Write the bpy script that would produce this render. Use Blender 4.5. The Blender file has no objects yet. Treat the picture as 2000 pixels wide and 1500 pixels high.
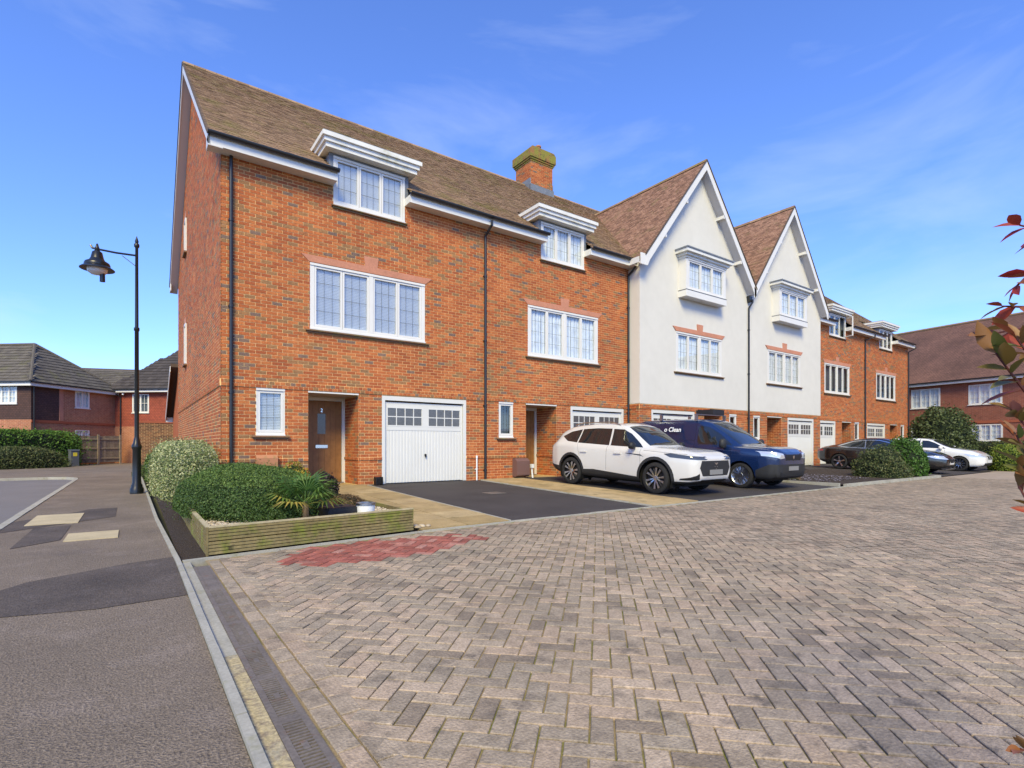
import bpy, bmesh, math, random
import numpy as np
from mathutils import Vector, Matrix
random.seed(7); rng = np.random.default_rng(7)
R = math.radians
scene = bpy.context.scene
COL = scene.collection
# ---------------------------------------------------------------- camera, sky, sun, exposure
cam_d = bpy.data.cameras.new('camera'); cam = bpy.data.objects.new('camera', cam_d); COL.objects.link(cam)
cam.location = (0, 0, 1.17); cam.rotation_euler = (R(90), 0, R(-35.77))
cam_d.sensor_width = 36; cam_d.lens = 36*1034/2000; cam_d.shift_y = 119/2000; cam_d.clip_start = .05; cam_d.clip_end = 2000
scene.camera = cam
SUN_DIR = Vector((-.50, -.62, .72)).normalized()          # towards the sun
sun_d = bpy.data.lights.new('sun', 'SUN'); sun_d.energy = 4.4; sun_d.angle = R(22); sun_d.color = (1, .85, .43)
sun = bpy.data.objects.new('sun', sun_d); COL.objects.link(sun)
sun.rotation_euler = SUN_DIR.to_track_quat('Z', 'Y').to_euler(); sun.location = (-10, -10, 30)
world = bpy.data.worlds.new('World'); scene.world = world; world.use_nodes = True
wn = world.node_tree; wn.nodes.clear()
sky = wn.nodes.new('ShaderNodeTexSky'); sky.sky_type = 'NISHITA'; sky.sun_disc = False
sky.sun_elevation = math.asin(SUN_DIR.z); sky.sun_rotation = math.atan2(SUN_DIR.x, SUN_DIR.y)
sky.altitude = 0; sky.air_density = 1.0; sky.dust_density = .3; sky.ozone_density = 2.5
bg = wn.nodes.new('ShaderNodeBackground'); bg.inputs['Strength'].default_value = .15
wo = wn.nodes.new('ShaderNodeOutputWorld')
tc = wn.nodes.new('ShaderNodeTexCoord'); mp = wn.nodes.new('ShaderNodeMapping'); mp.inputs['Scale'].default_value = (1.2, 1.2, 4.0)
mp.inputs['Rotation'].default_value = (.3, -.2, 3.6)
no = wn.nodes.new('ShaderNodeTexNoise'); no.inputs['Scale'].default_value = 2.2; no.inputs['Detail'].default_value = 6; no.inputs['Roughness'].default_value = .55; no.inputs['Distortion'].default_value = .5
cr = wn.nodes.new('ShaderNodeValToRGB'); cr.color_ramp.elements[0].position = .53; cr.color_ramp.elements[0].color = (0, 0, 0, 1); cr.color_ramp.elements[1].position = .82; cr.color_ramp.elements[1].color = (.27, .27, .27, 1)
mx = wn.nodes.new('ShaderNodeMix'); mx.data_type = 'RGBA'; mx.inputs['B'].default_value = (5.6, 6.3, 7.4, 1)
tint = wn.nodes.new('ShaderNodeMix'); tint.data_type = 'RGBA'; tint.blend_type = 'MULTIPLY'; tint.inputs['Factor'].default_value = 1; tint.inputs['B'].default_value = (.92, 1.17, 1.86, 1)
L = wn.links.new
L(tc.outputs['Generated'], mp.inputs['Vector']); L(mp.outputs['Vector'], no.inputs['Vector']); L(no.outputs['Fac'], cr.inputs['Fac'])
L(sky.outputs['Color'], tint.inputs['A']); L(tint.outputs['Result'], mx.inputs['A']); L(cr.outputs['Color'], mx.inputs['Factor']); L(mx.outputs['Result'], bg.inputs['Color']); L(bg.outputs['Background'], wo.inputs['Surface'])
vs = scene.view_settings; vs.view_transform = 'Standard'; vs.look = 'None'; vs.gamma = 1; vs.exposure = .18; vs.use_curve_mapping = False
scene.cycles.max_bounces = 6; scene.cycles.diffuse_bounces = 3; scene.cycles.glossy_bounces = 3; scene.cycles.transparent_max_bounces = 12
scene.cycles.use_denoising = True; scene.cycles.caustics_reflective = False; scene.cycles.caustics_refractive = False

# ---------------------------------------------------------------- materials
MATS = {}
def mat(name, base=(.5, .5, .5), rough=.7, spec=.4, metal=0, ramp=None, n=None, n2=None, bump=None, coat=0, ncol=None):
    """ramp: list of (pos, rgb) on the face attribute 'tone'; n: (scale, amount) brightness noise in world space;
    n2: (scale, lo, hi, rgb) patches of another colour; bump: (scale, strength, distance)"""
    m = bpy.data.materials.new(name); m.use_nodes = True; t = m.node_tree; N = t.nodes; LK = t.links.new
    b = N['Principled BSDF']; b.inputs['Roughness'].default_value = rough; b.inputs['Metallic'].default_value = metal
    b.inputs['Specular IOR Level'].default_value = spec; b.inputs['Coat Weight'].default_value = coat; b.inputs['Coat Roughness'].default_value = .05
    geo = N.new('ShaderNodeNewGeometry'); col = None
    if ramp:
        a = N.new('ShaderNodeAttribute'); a.attribute_name = 'tone'; c = N.new('ShaderNodeValToRGB'); e = c.color_ramp.elements
        while len(e) < len(ramp): e.new(.5)
        for k, (p, rgb) in enumerate(ramp): e[k].position = p; e[k].color = (*rgb, 1)
        LK(a.outputs['Fac'], c.inputs['Fac']); col = c.outputs['Color']
    else:
        c = N.new('ShaderNodeRGB'); c.outputs[0].default_value = (*base, 1); col = c.outputs[0]
    if n2:
        for (sc, lo, hi, rgb) in (n2 if isinstance(n2, list) else [n2]):
            x = N.new('ShaderNodeTexNoise'); x.inputs['Scale'].default_value = sc; x.inputs['Detail'].default_value = 5; x.inputs['Roughness'].default_value = .65
            LK(geo.outputs['Position'], x.inputs['Vector'])
            r = N.new('ShaderNodeMapRange'); r.inputs['From Min'].default_value = lo; r.inputs['From Max'].default_value = hi; LK(x.outputs['Fac'], r.inputs['Value'])
            q = N.new('ShaderNodeMix'); q.data_type = 'RGBA'; q.inputs['B'].default_value = (*rgb, 1); LK(r.outputs['Result'], q.inputs['Factor']); LK(col, q.inputs['A']); col = q.outputs['Result']
    for (sc, am) in ([] if not n else (n if isinstance(n, list) else [n])):
        x = N.new('ShaderNodeTexNoise'); x.inputs['Scale'].default_value = sc; x.inputs['Detail'].default_value = 4; LK(geo.outputs['Position'], x.inputs['Vector'])
        r = N.new('ShaderNodeMapRange'); r.inputs['From Min'].default_value = .25; r.inputs['From Max'].default_value = .75; r.inputs['To Min'].default_value = 1-am; r.inputs['To Max'].default_value = 1+am; LK(x.outputs['Fac'], r.inputs['Value'])
        q = N.new('ShaderNodeMix'); q.data_type = 'RGBA'; q.blend_type = 'MULTIPLY'; q.inputs['Factor'].default_value = 1; LK(col, q.inputs['A']); LK(r.outputs['Result'], q.inputs['B']); col = q.outputs['Result']
    LK(col, b.inputs['Base Color'])
    if bump:
        x = N.new('ShaderNodeTexNoise'); x.inputs['Scale'].default_value = bump[0]; x.inputs['Detail'].default_value = 3; LK(geo.outputs['Position'], x.inputs['Vector'])
        u = N.new('ShaderNodeBump'); u.inputs['Strength'].default_value = bump[1]; u.inputs['Distance'].default_value = bump[2]; LK(x.outputs['Fac'], u.inputs['Height']); LK(u.outputs['Normal'], b.inputs['Normal'])
    MATS[name] = m; return m
def texbrick(name, c1, c2, mort, bw, bh, ms, rough=.85, nz=None, axis='XZ', offset=.5):
    """far walls and roofs whose pieces are too small to pick apart: object-space brick pattern with relief"""
    m = bpy.data.materials.new(name); m.use_nodes = True; t = m.node_tree; N = t.nodes; LK = t.links.new; b = N['Principled BSDF']; b.inputs['Roughness'].default_value = rough
    uv = N.new('ShaderNodeUVMap'); uv.uv_map = 'uv'
    k = N.new('ShaderNodeTexBrick'); k.offset = offset; k.inputs['Color1'].default_value = (*c1, 1); k.inputs['Color2'].default_value = (*c2, 1); k.inputs['Mortar'].default_value = (*mort, 1)
    k.inputs['Scale'].default_value = 1; k.inputs['Brick Width'].default_value = bw; k.inputs['Row Height'].default_value = bh; k.inputs['Mortar Size'].default_value = ms; k.inputs['Bias'].default_value = 0
    LK(uv.outputs['UV'], k.inputs['Vector']); col = k.outputs['Color']
    geo = N.new('ShaderNodeNewGeometry')
    for (sc, am) in (nz or [(.7, .15), (6, .15)]):
        x = N.new('ShaderNodeTexNoise'); x.inputs['Scale'].default_value = sc; x.inputs['Detail'].default_value = 4; LK(geo.outputs['Position'], x.inputs['Vector'])
        r = N.new('ShaderNodeMapRange'); r.inputs['From Min'].default_value = .25; r.inputs['From Max'].default_value = .75; r.inputs['To Min'].default_value = 1-am; r.inputs['To Max'].default_value = 1+am; LK(x.outputs['Fac'], r.inputs['Value'])
        q = N.new('ShaderNodeMix'); q.data_type = 'RGBA'; q.blend_type = 'MULTIPLY'; q.inputs['Factor'].default_value = 1; LK(col, q.inputs['A']); LK(r.outputs['Result'], q.inputs['B']); col = q.outputs['Result']
    LK(col, b.inputs['Base Color'])
    u = N.new('ShaderNodeBump'); u.inputs['Strength'].default_value = .5; u.inputs['Distance'].default_value = .01; u.invert = True; LK(k.outputs['Fac'], u.inputs['Height']); LK(u.outputs['Normal'], b.inputs['Normal'])
    MATS[name] = m; return m
def glassmat(name, tintc=(.9, .95, 1), refl=.10, dark=0.0):
    m = bpy.data.materials.new(name); m.use_nodes = True; t = m.node_tree; N = t.nodes; N.clear(); LK = t.links.new
    o = N.new('ShaderNodeOutputMaterial'); tr = N.new('ShaderNodeBsdfTransparent'); tr.inputs[0].default_value = (*tintc, 1)
    gl = N.new('ShaderNodeBsdfGlossy'); gl.inputs['Roughness'].default_value = .02; gl.inputs['Color'].default_value = (.95, .97, 1, 1)
    lw = N.new('ShaderNodeLayerWeight'); lw.inputs['Blend'].default_value = .5
    pw = N.new('ShaderNodeMath'); pw.operation = 'POWER'; pw.inputs[1].default_value = 4; LK(lw.outputs['Facing'], pw.inputs[0])
    ad = N.new('ShaderNodeMath'); ad.operation = 'MULTIPLY_ADD'; ad.use_clamp = True; ad.inputs[1].default_value = .8; ad.inputs[2].default_value = refl; LK(pw.outputs[0], ad.inputs[0])
    mxs = N.new('ShaderNodeMixShader'); LK(ad.outputs[0], mxs.inputs[0]); LK(tr.outputs[0], mxs.inputs[1]); LK(gl.outputs[0], mxs.inputs[2]); LK(mxs.outputs[0], o.inputs['Surface'])
    MATS[name] = m; return m
BR = [(0, (.16, .105, .085)), (.07, (.20, .125, .09)), (.10, (.25, .135, .06)), (.22, (.31, .15, .06)), (.26, (.33, .085, .028)), (.6, (.41, .115, .034)), (1, (.48, .16, .05))]
mat('brick', ramp=BR, rough=.85, n=[(40, .25), (9, .12), (.9, .14)], bump=(180, .35, .004))
mat('brick_red', ramp=[(0, (.30, .085, .045)), (1, (.40, .11, .05))], rough=.85, n=[(40, .2)], bump=(180, .3, .004))
mat('brick_far', ramp=BR, rough=.85, n=[(1.1, .12)])
mat('mortar', (.82, .56, .26), .95, n=[(60, .2), (1.5, .12)], bump=(220, .4, .003))
mat('lintel', (.50, .22, .14), .85, n=[(30, .12), (3, .1)], bump=(90, .3, .002))
mat('sill', (.20, .11, .06), .8, n2=(5, .5, .7, (.16, .16, .06)), n=(20, .2))
mat('render', (.625, .61, .56), .92, n=[(.5, .04), (3, .03)], bump=(160, .35, .004), n2=(.9, .62, .85, (.62, .60, .55)))
mat('tile', ramp=[(0, (.20, .128, .075)), (.5, (.285, .185, .108)), (1, (.35, .23, .14))], rough=.9, n=[(25, .25)], n2=[(1.3, .50, .72, (.23, .18, .06)), (9, .62, .8, (.10, .09, .06))])
mat('tile_red', ramp=[(0, (.18, .10, .065)), (.5, (.29, .16, .105)), (1, (.36, .21, .14))], rough=.9, n=[(25, .25)], n2=[(1.5, .55, .75, (.19, .15, .06))])
mat('underlay', (.09, .065, .05), .95)
mat('pvc', (.70, .69, .655), .35, .5, n=(2, .03))
mat('pvc_old', (.70, .70, .67), .6, .4, n=[(3, .08)], n2=(2.2, .55, .8, (.42, .42, .30)))
mat('soffit', (.55, .53, .52), .7)
mat('gutter', (.018, .019, .022), .35, .5)
mat('lead', (.16, .18, .21), .55, .5, n=(8, .2))
mat('oak', (.27, .13, .042), .55, .4, n=[(9, .18)], bump=(60, .15, .002))
mat('garage_white', (.655, .655, .625), .4, .5, n=(1.2, .03))
mat('garage_pane', (.10, .10, .105), .12, .6, n=(30, .25))
mat('blind', (.84, .84, .82), .6)
mat('curtain', (.74, .75, .74), .9, n=[(6, .15)])
mat('room', (.12, .14, .14), .9)
mat('bar', (.03, .03, .033), .6)
mat('chrome', (.75, .76, .78), .2, .5, 1)
mat('steel', (.45, .46, .48), .35, .5, 1)
mat('black', (.012, .012, .013), .55)
mat('gas_box', (.16, .09, .08), .6)
mat('clay', (.42, .19, .10), .85, n2=(8, .5, .7, (.2, .17, .06)))
mat('moss_brick', ramp=[(0, (.22, .12, .05)), (1, (.36, .17, .06))], rough=.95, n2=[(3, .36, .55, (.22, .21, .04)), (7, .55, .7, (.07, .065, .04))])
glassmat('glass')
glassmat('glass_dark', (.35, .38, .40), .06)
# ground
mat('tarmac', (.19, .153, .117), .9, .3, n=[(85, .5), (30, .22), (.8, .18), (.25, .10)], n2=[(95, .63, .69, (.42, .36, .31)), (70, .64, .70, (.08, .066, .058)), (2.2, .52, .8, (.25, .205, .17)), (.9, .58, .75, (.14, .115, .10))], bump=(85, 1, .015))
mat('tarmac_dark', (.092, .075, .063), .85, .3, n=[(85, .45), (30, .2), (1.5, .25)], n2=[(95, .66, .71, (.24, .2, .18)), (2.5, .56, .8, (.13, .11, .10))], bump=(85, .9, .012))
mat('drive', (.055, .049, .048), .85, .3, n=[(85, .35), (1.2, .2)], n2=(95, .68, .72, (.15, .14, .13)), bump=(85, .8, .01))
mat('road', (.17, .16, .16), .9, .3, n=[(200, .25), (.6, .12)], bump=(260, .5, .005))
mat('kerb', (.34, .33, .285), .9, n=[(50, .15), (3, .15)], n2=(4, .55, .75, (.22, .22, .10)), bump=(120, .4, .003))
mat('kerb_yellow', (.42, .35, .20), .9, n=[(60, .35)], n2=[(20, .48, .62, (.26, .21, .14)), (4, .5, .7, (.30, .28, .22))], bump=(90, .8, .006))
mat('slab', ramp=[(0, (.30, .22, .10)), (.5, (.37, .27, .13)), (1, (.42, .32, .17))], rough=.9, n=[(50, .15), (2.5, .2)], n2=[(3, .54, .75, (.19, .15, .06))], bump=(110, .4, .003))
mat('cover_slab', (.45, .38, .24), .9, n=[(80, .2), (3, .15)], bump=(150, .4, .003))
mat('paver', ramp=[(0, (.215, .17, .125)), (.2, (.285, .235, .175)), (.55, (.335, .268, .195)), (.85, (.37, .28, .20)), (1, (.40, .315, .23))], rough=.92, n=[(70, .28), (14, .22), (1.1, .16), (.35, .10)], n2=[(5, .54, .70, (.16, .13, .10)), (1.7, .58, .8, (.22, .18, .135)), (13, .60, .72, (.24, .19, .13)), (60, .67, .72, (.55, .48, .40))], bump=(80, .9, .008))
mat('paver_red', ramp=[(0, (.25, .075, .055)), (.7, (.34, .11, .08)), (1, (.38, .19, .15))], rough=.92, n=[(70, .3), (8, .3)], n2=[(6, .52, .70, (.17, .08, .06)), (60, .66, .72, (.42, .25, .2))], bump=(80, .8, .007))
mat('joint', (.27, .21, .12), .98, n=[(90, .3)], n2=[(2.5, .48, .62, (.15, .155, .035)), (.9, .5, .7, (.30, .23, .14))], bump=(200, .6, .005))
mat('paving_far', (.325, .262, .20), .9, n=[(9, .10), (1.1, .12), (60, .1)], bump=(40, .3, .006))
mat('soil', (.045, .032, .024), .98, n=[(30, .4), (200, .4)], n2=(45, .62, .7, (.16, .12, .08)), bump=(60, 1, .03))
mat('earth_far', (.10, .10, .06), .95, n=(.5, .3))
mat('iron', (.19, .165, .14), .6, .5, .3, n=[(60, .25), (4, .25)], n2=(12, .58, .72, (.20, .12, .08)), bump=(150, .3, .002))
mat('iron_dark', (.012, .011, .011), .9)
mat('deck', ramp=[(0, (.16, .125, .05)), (1, (.24, .19, .085))], rough=.85, n=[(20, .25), (3, .2)], n2=[(4, .47, .66, (.17, .19, .03)), (9, .62, .75, (.05, .04, .02))])
mat('deck_cap', (.42, .36, .22), .85, n=[(20, .2)], n2=(5, .5, .7, (.25, .25, .09)))
mat('fence', ramp=[(0, (.17, .13, .09)), (1, (.27, .21, .15))], rough=.9, n=[(12, .25)], n2=(5, .55, .75, (.15, .14, .07)))
mat('pebble', ramp=[(0, (.28, .22, .15)), (.5, (.45, .38, .28)), (1, (.60, .54, .45))], rough=.8)
mat('slate_chip', ramp=[(0, (.12, .11, .13)), (1, (.24, .22, .27))], rough=.7)
mat('lamp_black', (.010, .011, .012), .3, .5)
mat('lamp_glass', (.7, .72, .75), .2, .5)
mat('sticker', (.75, .62, .05), .5)
mat('plastic_white', (.75, .77, .79), .4)
mat('plastic_black', (.02, .02, .023), .5, n=(4, .2))
mat('cabinet', (.10, .115, .13), .5)
# plants: the ramp colours each leaf by its tone
def leafm(name, cols, rough=.55, spec=.35):
    m = mat(name, ramp=[(k/(len(cols)-1), c) for k, c in enumerate(cols)], rough=rough, spec=spec)
    b = m.node_tree.nodes['Principled BSDF']; t = m.node_tree
    tr = t.nodes.new('ShaderNodeBsdfTranslucent'); mxs = t.nodes.new('ShaderNodeMixShader'); mxs.inputs[0].default_value = .22
    src = b.inputs['Base Color'].links[0].from_socket; t.links.new(src, tr.inputs['Color'])
    t.links.new(b.outputs[0], mxs.inputs[1]); t.links.new(tr.outputs[0], mxs.inputs[2]); t.links.new(mxs.outputs[0], t.nodes['Material Output'].inputs['Surface']); return m
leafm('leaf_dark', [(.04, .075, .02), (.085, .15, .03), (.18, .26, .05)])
leafm('leaf_olive', [(.035, .05, .018), (.07, .10, .03), (.12, .15, .05), (.16, .15, .06)])
leafm('leaf_hedge', [(.04, .10, .015), (.09, .19, .025), (.16, .28, .04)])
leafm('leaf_var', [(.10, .16, .05), (.22, .28, .10), (.42, .44, .22), (.55, .55, .32)])
leafm('leaf_yellow', [(.12, .14, .02), (.32, .28, .03), (.45, .33, .04)])
leafm('leaf_yg', [(.06, .11, .015), (.14, .20, .02), (.24, .28, .03)])
leafm('leaf_purple', [(.02, .013, .017), (.05, .025, .03), (.04, .05, .02)])
leafm('leaf_palm', [(.03, .075, .015), (.06, .14, .022), (.13, .20, .035), (.35, .27, .05)])
leafm('leaf_red', [(.34, .035, .025), (.30, .06, .035), (.24, .11, .035), (.11, .14, .03), (.36, .13, .12)], .45, .3)
leafm('leaf_dry', [(.14, .09, .05), (.22, .15, .08)])
mat('bark', (.07, .05, .035), .9, n=(30, .3))
mat('stem_red', (.10, .03, .025), .6)
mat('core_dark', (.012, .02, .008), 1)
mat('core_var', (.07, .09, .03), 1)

# ---------------------------------------------------------------- mesh helpers
def link(o, parent=None):
    COL.objects.link(o)
    if parent is not None: o.parent = parent
    return o
def tag(o, label=None, cat=None, group=None, kind=None):
    if label: o['label'] = label
    if cat: o['category'] = cat
    if group: o['group'] = group
    if kind: o['kind'] = kind
    return o
def empty(name, loc=(0, 0, 0), rz=0, label=None, cat=None, group=None):
    o = bpy.data.objects.new(name, None); o.location = loc; o.rotation_euler = (0, 0, rz); link(o); o.empty_display_size = .2
    return tag(o, label, cat, group)
def text_mesh(name, cu, m, parent):
    t = bpy.data.objects.new(name, cu); COL.objects.link(t); bpy.context.view_layer.update()
    me = bpy.data.meshes.new_from_object(t.evaluated_get(bpy.context.evaluated_depsgraph_get())); bpy.data.objects.remove(t); bpy.data.curves.remove(cu)
    me.materials.clear(); me.materials.append(MATS[m]); me.name = name; return link(bpy.data.objects.new(name, me), parent)
class MB:
    def __init__(s): s.v = []; s.f = []; s.t = []
    def add(s, vs, fs, tone=.5):
        b = len(s.v); s.v.extend(vs); s.f.extend([tuple(b+i for i in f) for f in fs]); s.t.extend([tone]*len(fs)); return s
    def box(s, x0, x1, y0, y1, z0, z1, tone=.5):
        return s.add([(x0, y0, z0), (x1, y0, z0), (x1, y1, z0), (x0, y1, z0), (x0, y0, z1), (x1, y0, z1), (x1, y1, z1), (x0, y1, z1)],
                     [(0, 3, 2, 1), (4, 5, 6, 7), (0, 1, 5, 4), (1, 2, 6, 5), (2, 3, 7, 6), (3, 0, 4, 7)], tone)
    def quad(s, a, b, c, d, tone=.5): return s.add([a, b, c, d], [(0, 1, 2, 3)], tone)
    def prism(s, poly, lo, hi, axis='y', tone=.5):
        """poly: 2-D outline; extruded along axis from lo to hi"""
        n = len(poly)
        P = (lambda p, h: (p[0], h, p[1])) if axis == 'y' else (lambda p, h: (h, p[0], p[1])) if axis == 'x' else (lambda p, h: (p[0], p[1], h))
        vs = [P(p, lo) for p in poly]+[P(p, hi) for p in poly]
        fs = [tuple(range(n)), tuple(range(2*n-1, n-1, -1))]+[(i, n+i, n+(i+1) % n, (i+1) % n) for i in range(n)]
        return s.add(vs, fs, tone)
    def lathe(s, prof, cx=0, cy=0, n=20, tone=.5, axis='z', c0=0):
        """prof: (r, h) pairs; axis z (centre cx,cy) or y (centre x=cx, z=cy)"""
        vs = []; fs = []
        for (r, h) in prof:
            for k in range(n):
                a = 2*math.pi*k/n; p, q = cx+r*math.cos(a), cy+r*math.sin(a)
                vs.append((p, q, h) if axis == 'z' else (p, h+c0, q))
        for i in range(len(prof)-1):
            for k in range(n):
                k2 = (k+1) % n; fs.append((i*n+k, i*n+k2, (i+1)*n+k2, (i+1)*n+k))
        return s.add(vs, fs, tone)
    def tube(s, pts, r, n=10, tone=.5, r1=None):
        pts = [Vector(p) for p in pts]; vs = []; fs = []; up = Vector((0, 0, 1))
        for i, p in enumerate(pts):
            d = (pts[min(i+1, len(pts)-1)]-pts[max(i-1, 0)]).normalized()
            a = d.cross(up) if abs(d.z) < .95 else d.cross(Vector((0, 1, 0))); a.normalize(); b = d.cross(a)
            rr = r if r1 is None else r+(r1-r)*i/(len(pts)-1)
            for k in range(n):
                g = 2*math.pi*k/n; vs.append(tuple(p+a*(rr*math.cos(g))+b*(rr*math.sin(g))))
        for i in range(len(pts)-1):
            for k in range(n): fs.append((i*n+k, i*n+(k+1) % n, (i+1)*n+(k+1) % n, (i+1)*n+k))
        fs.append(tuple(range(n-1, -1, -1))); fs.append(tuple(len(vs)-n+k for k in range(n)))
        return s.add(vs, fs, tone)
    def mesh(s, name, m, smooth=False, uv=None):
        me = bpy.data.meshes.new(name); me.from_pydata(s.v, [], s.f); me.materials.append(MATS[m])
        a = me.attributes.new('tone', 'FLOAT', 'FACE'); a.data.foreach_set('value', np.array(s.t, dtype=np.float32))
        if uv:
            l = me.uv_layers.new(name='uv'); co = np.array(s.v)
            li = np.empty(len(me.loops), dtype=np.int32); me.loops.foreach_get('vertex_index', li)
            l.data.foreach_set('uv', np.array([uv(co[i]) for i in li], dtype=np.float32).ravel())
        if smooth: me.polygons.foreach_set('use_smooth', [True]*len(me.polygons)); me.set_sharp_from_angle(angle=R(40))
        me.update(); return me
    def build(s, name, m, parent=None, smooth=False, uv=None):
        return link(bpy.data.objects.new(name, s.mesh(name, m, smooth, uv)), parent)
def rects_with_openings(x0, x1, z0, z1, ops):
    xs = sorted({x0, x1, *[min(max(v, x0), x1) for o in ops for v in o[:2]]}); zs = sorted({z0, z1, *[min(max(v, z0), z1) for o in ops for v in o[2:4]]})
    out = []
    for i in range(len(xs)-1):
        for j in range(len(zs)-1):
            cx, cz = (xs[i]+xs[i+1])/2, (zs[j]+zs[j+1])/2
            if not any(o[0] < cx < o[1] and o[2] < cz < o[3] for o in ops): out.append((xs[i], xs[i+1], zs[j], zs[j+1]))
    return out
def brick_tone():
    r = random.random()
    return random.uniform(0, .08) if r < .05 else random.uniform(.10, .24) if r < .20 else random.uniform(.27, 1)
# bricks laid on a vertical plane: origin O, direction u, outward normal n
def lay(mb, O, u, nrm, x0, x1, z0, z1, ops=(), proud=.007, clip=None, bands=(), bl=.225, keep=None, zref=0.0):
    """emit every brick as a five-sided block; keep(list) receives the whole stretchers (x, z) that may become objects"""
    ch = .075; k0 = int(round((z0-zref)/ch)); k1 = int(round((z1-zref)/ch))
    for k in range(k0, k1):
        za, zb = zref+k*ch+.006, zref+(k+1)*ch-.006; zc = (za+zb)/2
        lo, hi = x0, x1
        if clip:
            lo2, hi2 = clip(zb); lo, hi = max(lo, lo2), min(hi, hi2)
            if hi-lo < .05: continue
        cuts = sorted((o[0], o[1]) for o in ops if o[2]-.02 < zc < o[3]+.02)
        segs = []; p = lo
        for c0, c1 in cuts:
            if c0 > p: segs.append((p, min(c0, hi)))
            p = max(p, c1)
        if p < hi: segs.append((p, hi))
        band = any(b0 <= zc <= b1 for b0, b1 in bands); pitch = .1125 if band else bl; pr = proud+(.022 if band else 0)
        off = (k % 2)*pitch/2
        for s0, s1 in segs:
            i = math.floor((s0-x0-off)/pitch); x = x0+off+i*pitch
            while x < s1-.012:
                a, b = max(x+.006, s0+.001), min(x+pitch-.006, s1-.001)
                if b-a > .02:
                    full = (b-a) > pitch-.0125 and not band
                    if full and keep is not None: keep.append((a, za))
                    else: emit_brick(mb, O, u, nrm, a, b, za, zb, pr+random.uniform(-.0015, .0015))
                x += pitch
def emit_brick(mb, O, u, n, a, b, za, zb, pr):
    ox, oy = O; e = []
    for (t, z, d) in ((a, za, 0), (b, za, 0), (b, zb, 0), (a, zb, 0), (a, za, pr), (b, za, pr), (b, zb, pr), (a, zb, pr)):
        e.append((ox+u[0]*t+n[0]*d, oy+u[1]*t+n[1]*d, z))
    mb.add(e, [(4, 5, 6, 7), (0, 1, 5, 4), (1, 2, 6, 5), (2, 3, 7, 6), (3, 0, 4, 7)], brick_tone())
BRICKV = []
def brick_variants():
    for k in range(14):
        mb = MB(); p = .0075; t = [.02, .06, .14, .2, .3, .36, .45, .52, .6, .68, .76, .84, .92, 1][k]
        mb.add([(0, 0, 0), (.213, 0, 0), (.213, 0, .063), (0, 0, .063), (0, -p, 0), (.213, -p, 0), (.213, -p, .063), (0, -p, .063)], [(4, 5, 6, 7), (0, 1, 5, 4), (1, 2, 6, 5), (2, 3, 7, 6), (3, 0, 4, 7)], t)
        BRICKV.append(mb.mesh('brick', 'brick'))
brick_variants()
BW = [.4, .4, .9, .9]+[1.0]*10
def brick_objects(keep, parent, mb, dist, nmax=300):
    """the nmax whole bricks nearest the camera become objects of their own, the rest stay in the brickwork mesh"""
    keep.sort(key=lambda p: dist(p)); 
    for (x, z) in keep[:nmax]:
        o = bpy.data.objects.new('brick', random.choices(BRICKV, BW)[0]); o.location = (x, random.uniform(-.0012, .0012), z); link(o, parent)
    for (x, z) in keep[nmax:]: emit_brick(mb, (0, 0), (1, 0), (0, -1), x, x+.213, z, z+.063, .007+random.uniform(-.0015, .0015))
# roof tiles on a sloping plane: origin O (eave corner), u along the eave, v up the slope
def tiles(mb, O, u, v, W, LEN, gauge=.1, w=.165, skip=None, th=.016, keep=None, lift=.0):
    O, u, v = Vector(O), Vector(u).normalized(), Vector(v).normalized(); n = u.cross(v)
    if n.z < 0: n = -n
    rows = int(LEN/gauge); TV = []
    for j in range(rows):
        off = -(j % 2)*w/2
        i = 0
        while off+i*w < W-.01:
            a, b = max(0, off+i*w+.002), min(W, off+(i+1)*w-.002); i += 1
            if b-a < .02: continue
            c = (a+b)/2
            if skip and skip(O+u*c+v*(j*gauge)): continue
            jl = random.uniform(-.004, .004); th2 = th+random.uniform(-.003, .005)
            A = O+u*a+v*(j*gauge+jl)+n*(th2+lift); B = O+u*b+v*(j*gauge+jl)+n*(th2+random.uniform(-.002, .002)+lift)
            C = O+u*b+v*((j+1)*gauge+.03)+n*(.004+lift); D = O+u*a+v*((j+1)*gauge+.03)+n*(.004+lift)
            if keep is not None and b-a > w-.006: keep.append((A, B, C, D, n))
            else: tile_emit(mb, A, B, C, D, n)
    return mb
def tile_emit(mb, A, B, C, D, n):
    e = n*.013
    mb.add([tuple(p) for p in (A, B, C, D, A-e, B-e)], [(0, 1, 2, 3), (4, 5, 1, 0)], random.random())
def tile_objects(keep, parent, mb, mname, nmax, camloc, off):
    cl = Vector(camloc); keep.sort(key=lambda t: (t[0]+off-cl).length)
    base = []
    for tn in (.05, .2, .35, .5, .65, .8, .95):
        A, B, C, D, n = keep[0]; mb2 = MB(); o = A; e = n*.013
        mb2.add([tuple(p-o) for p in (A, B, C, D, A-e, B-e, C-e, D-e)], [(0, 1, 2, 3), (4, 5, 1, 0), (5, 6, 2, 1), (7, 4, 0, 3), (6, 7, 3, 2)], tn); base.append(mb2.mesh('roof_tile', mname))
    for (A, B, C, D, n) in keep[:nmax]:
        t = bpy.data.objects.new('roof_tile', random.choice(base)); t.location = A; link(t, parent)
    for (A, B, C, D, n) in keep[nmax:]: tile_emit(mb, A, B, C, D, n)
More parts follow.
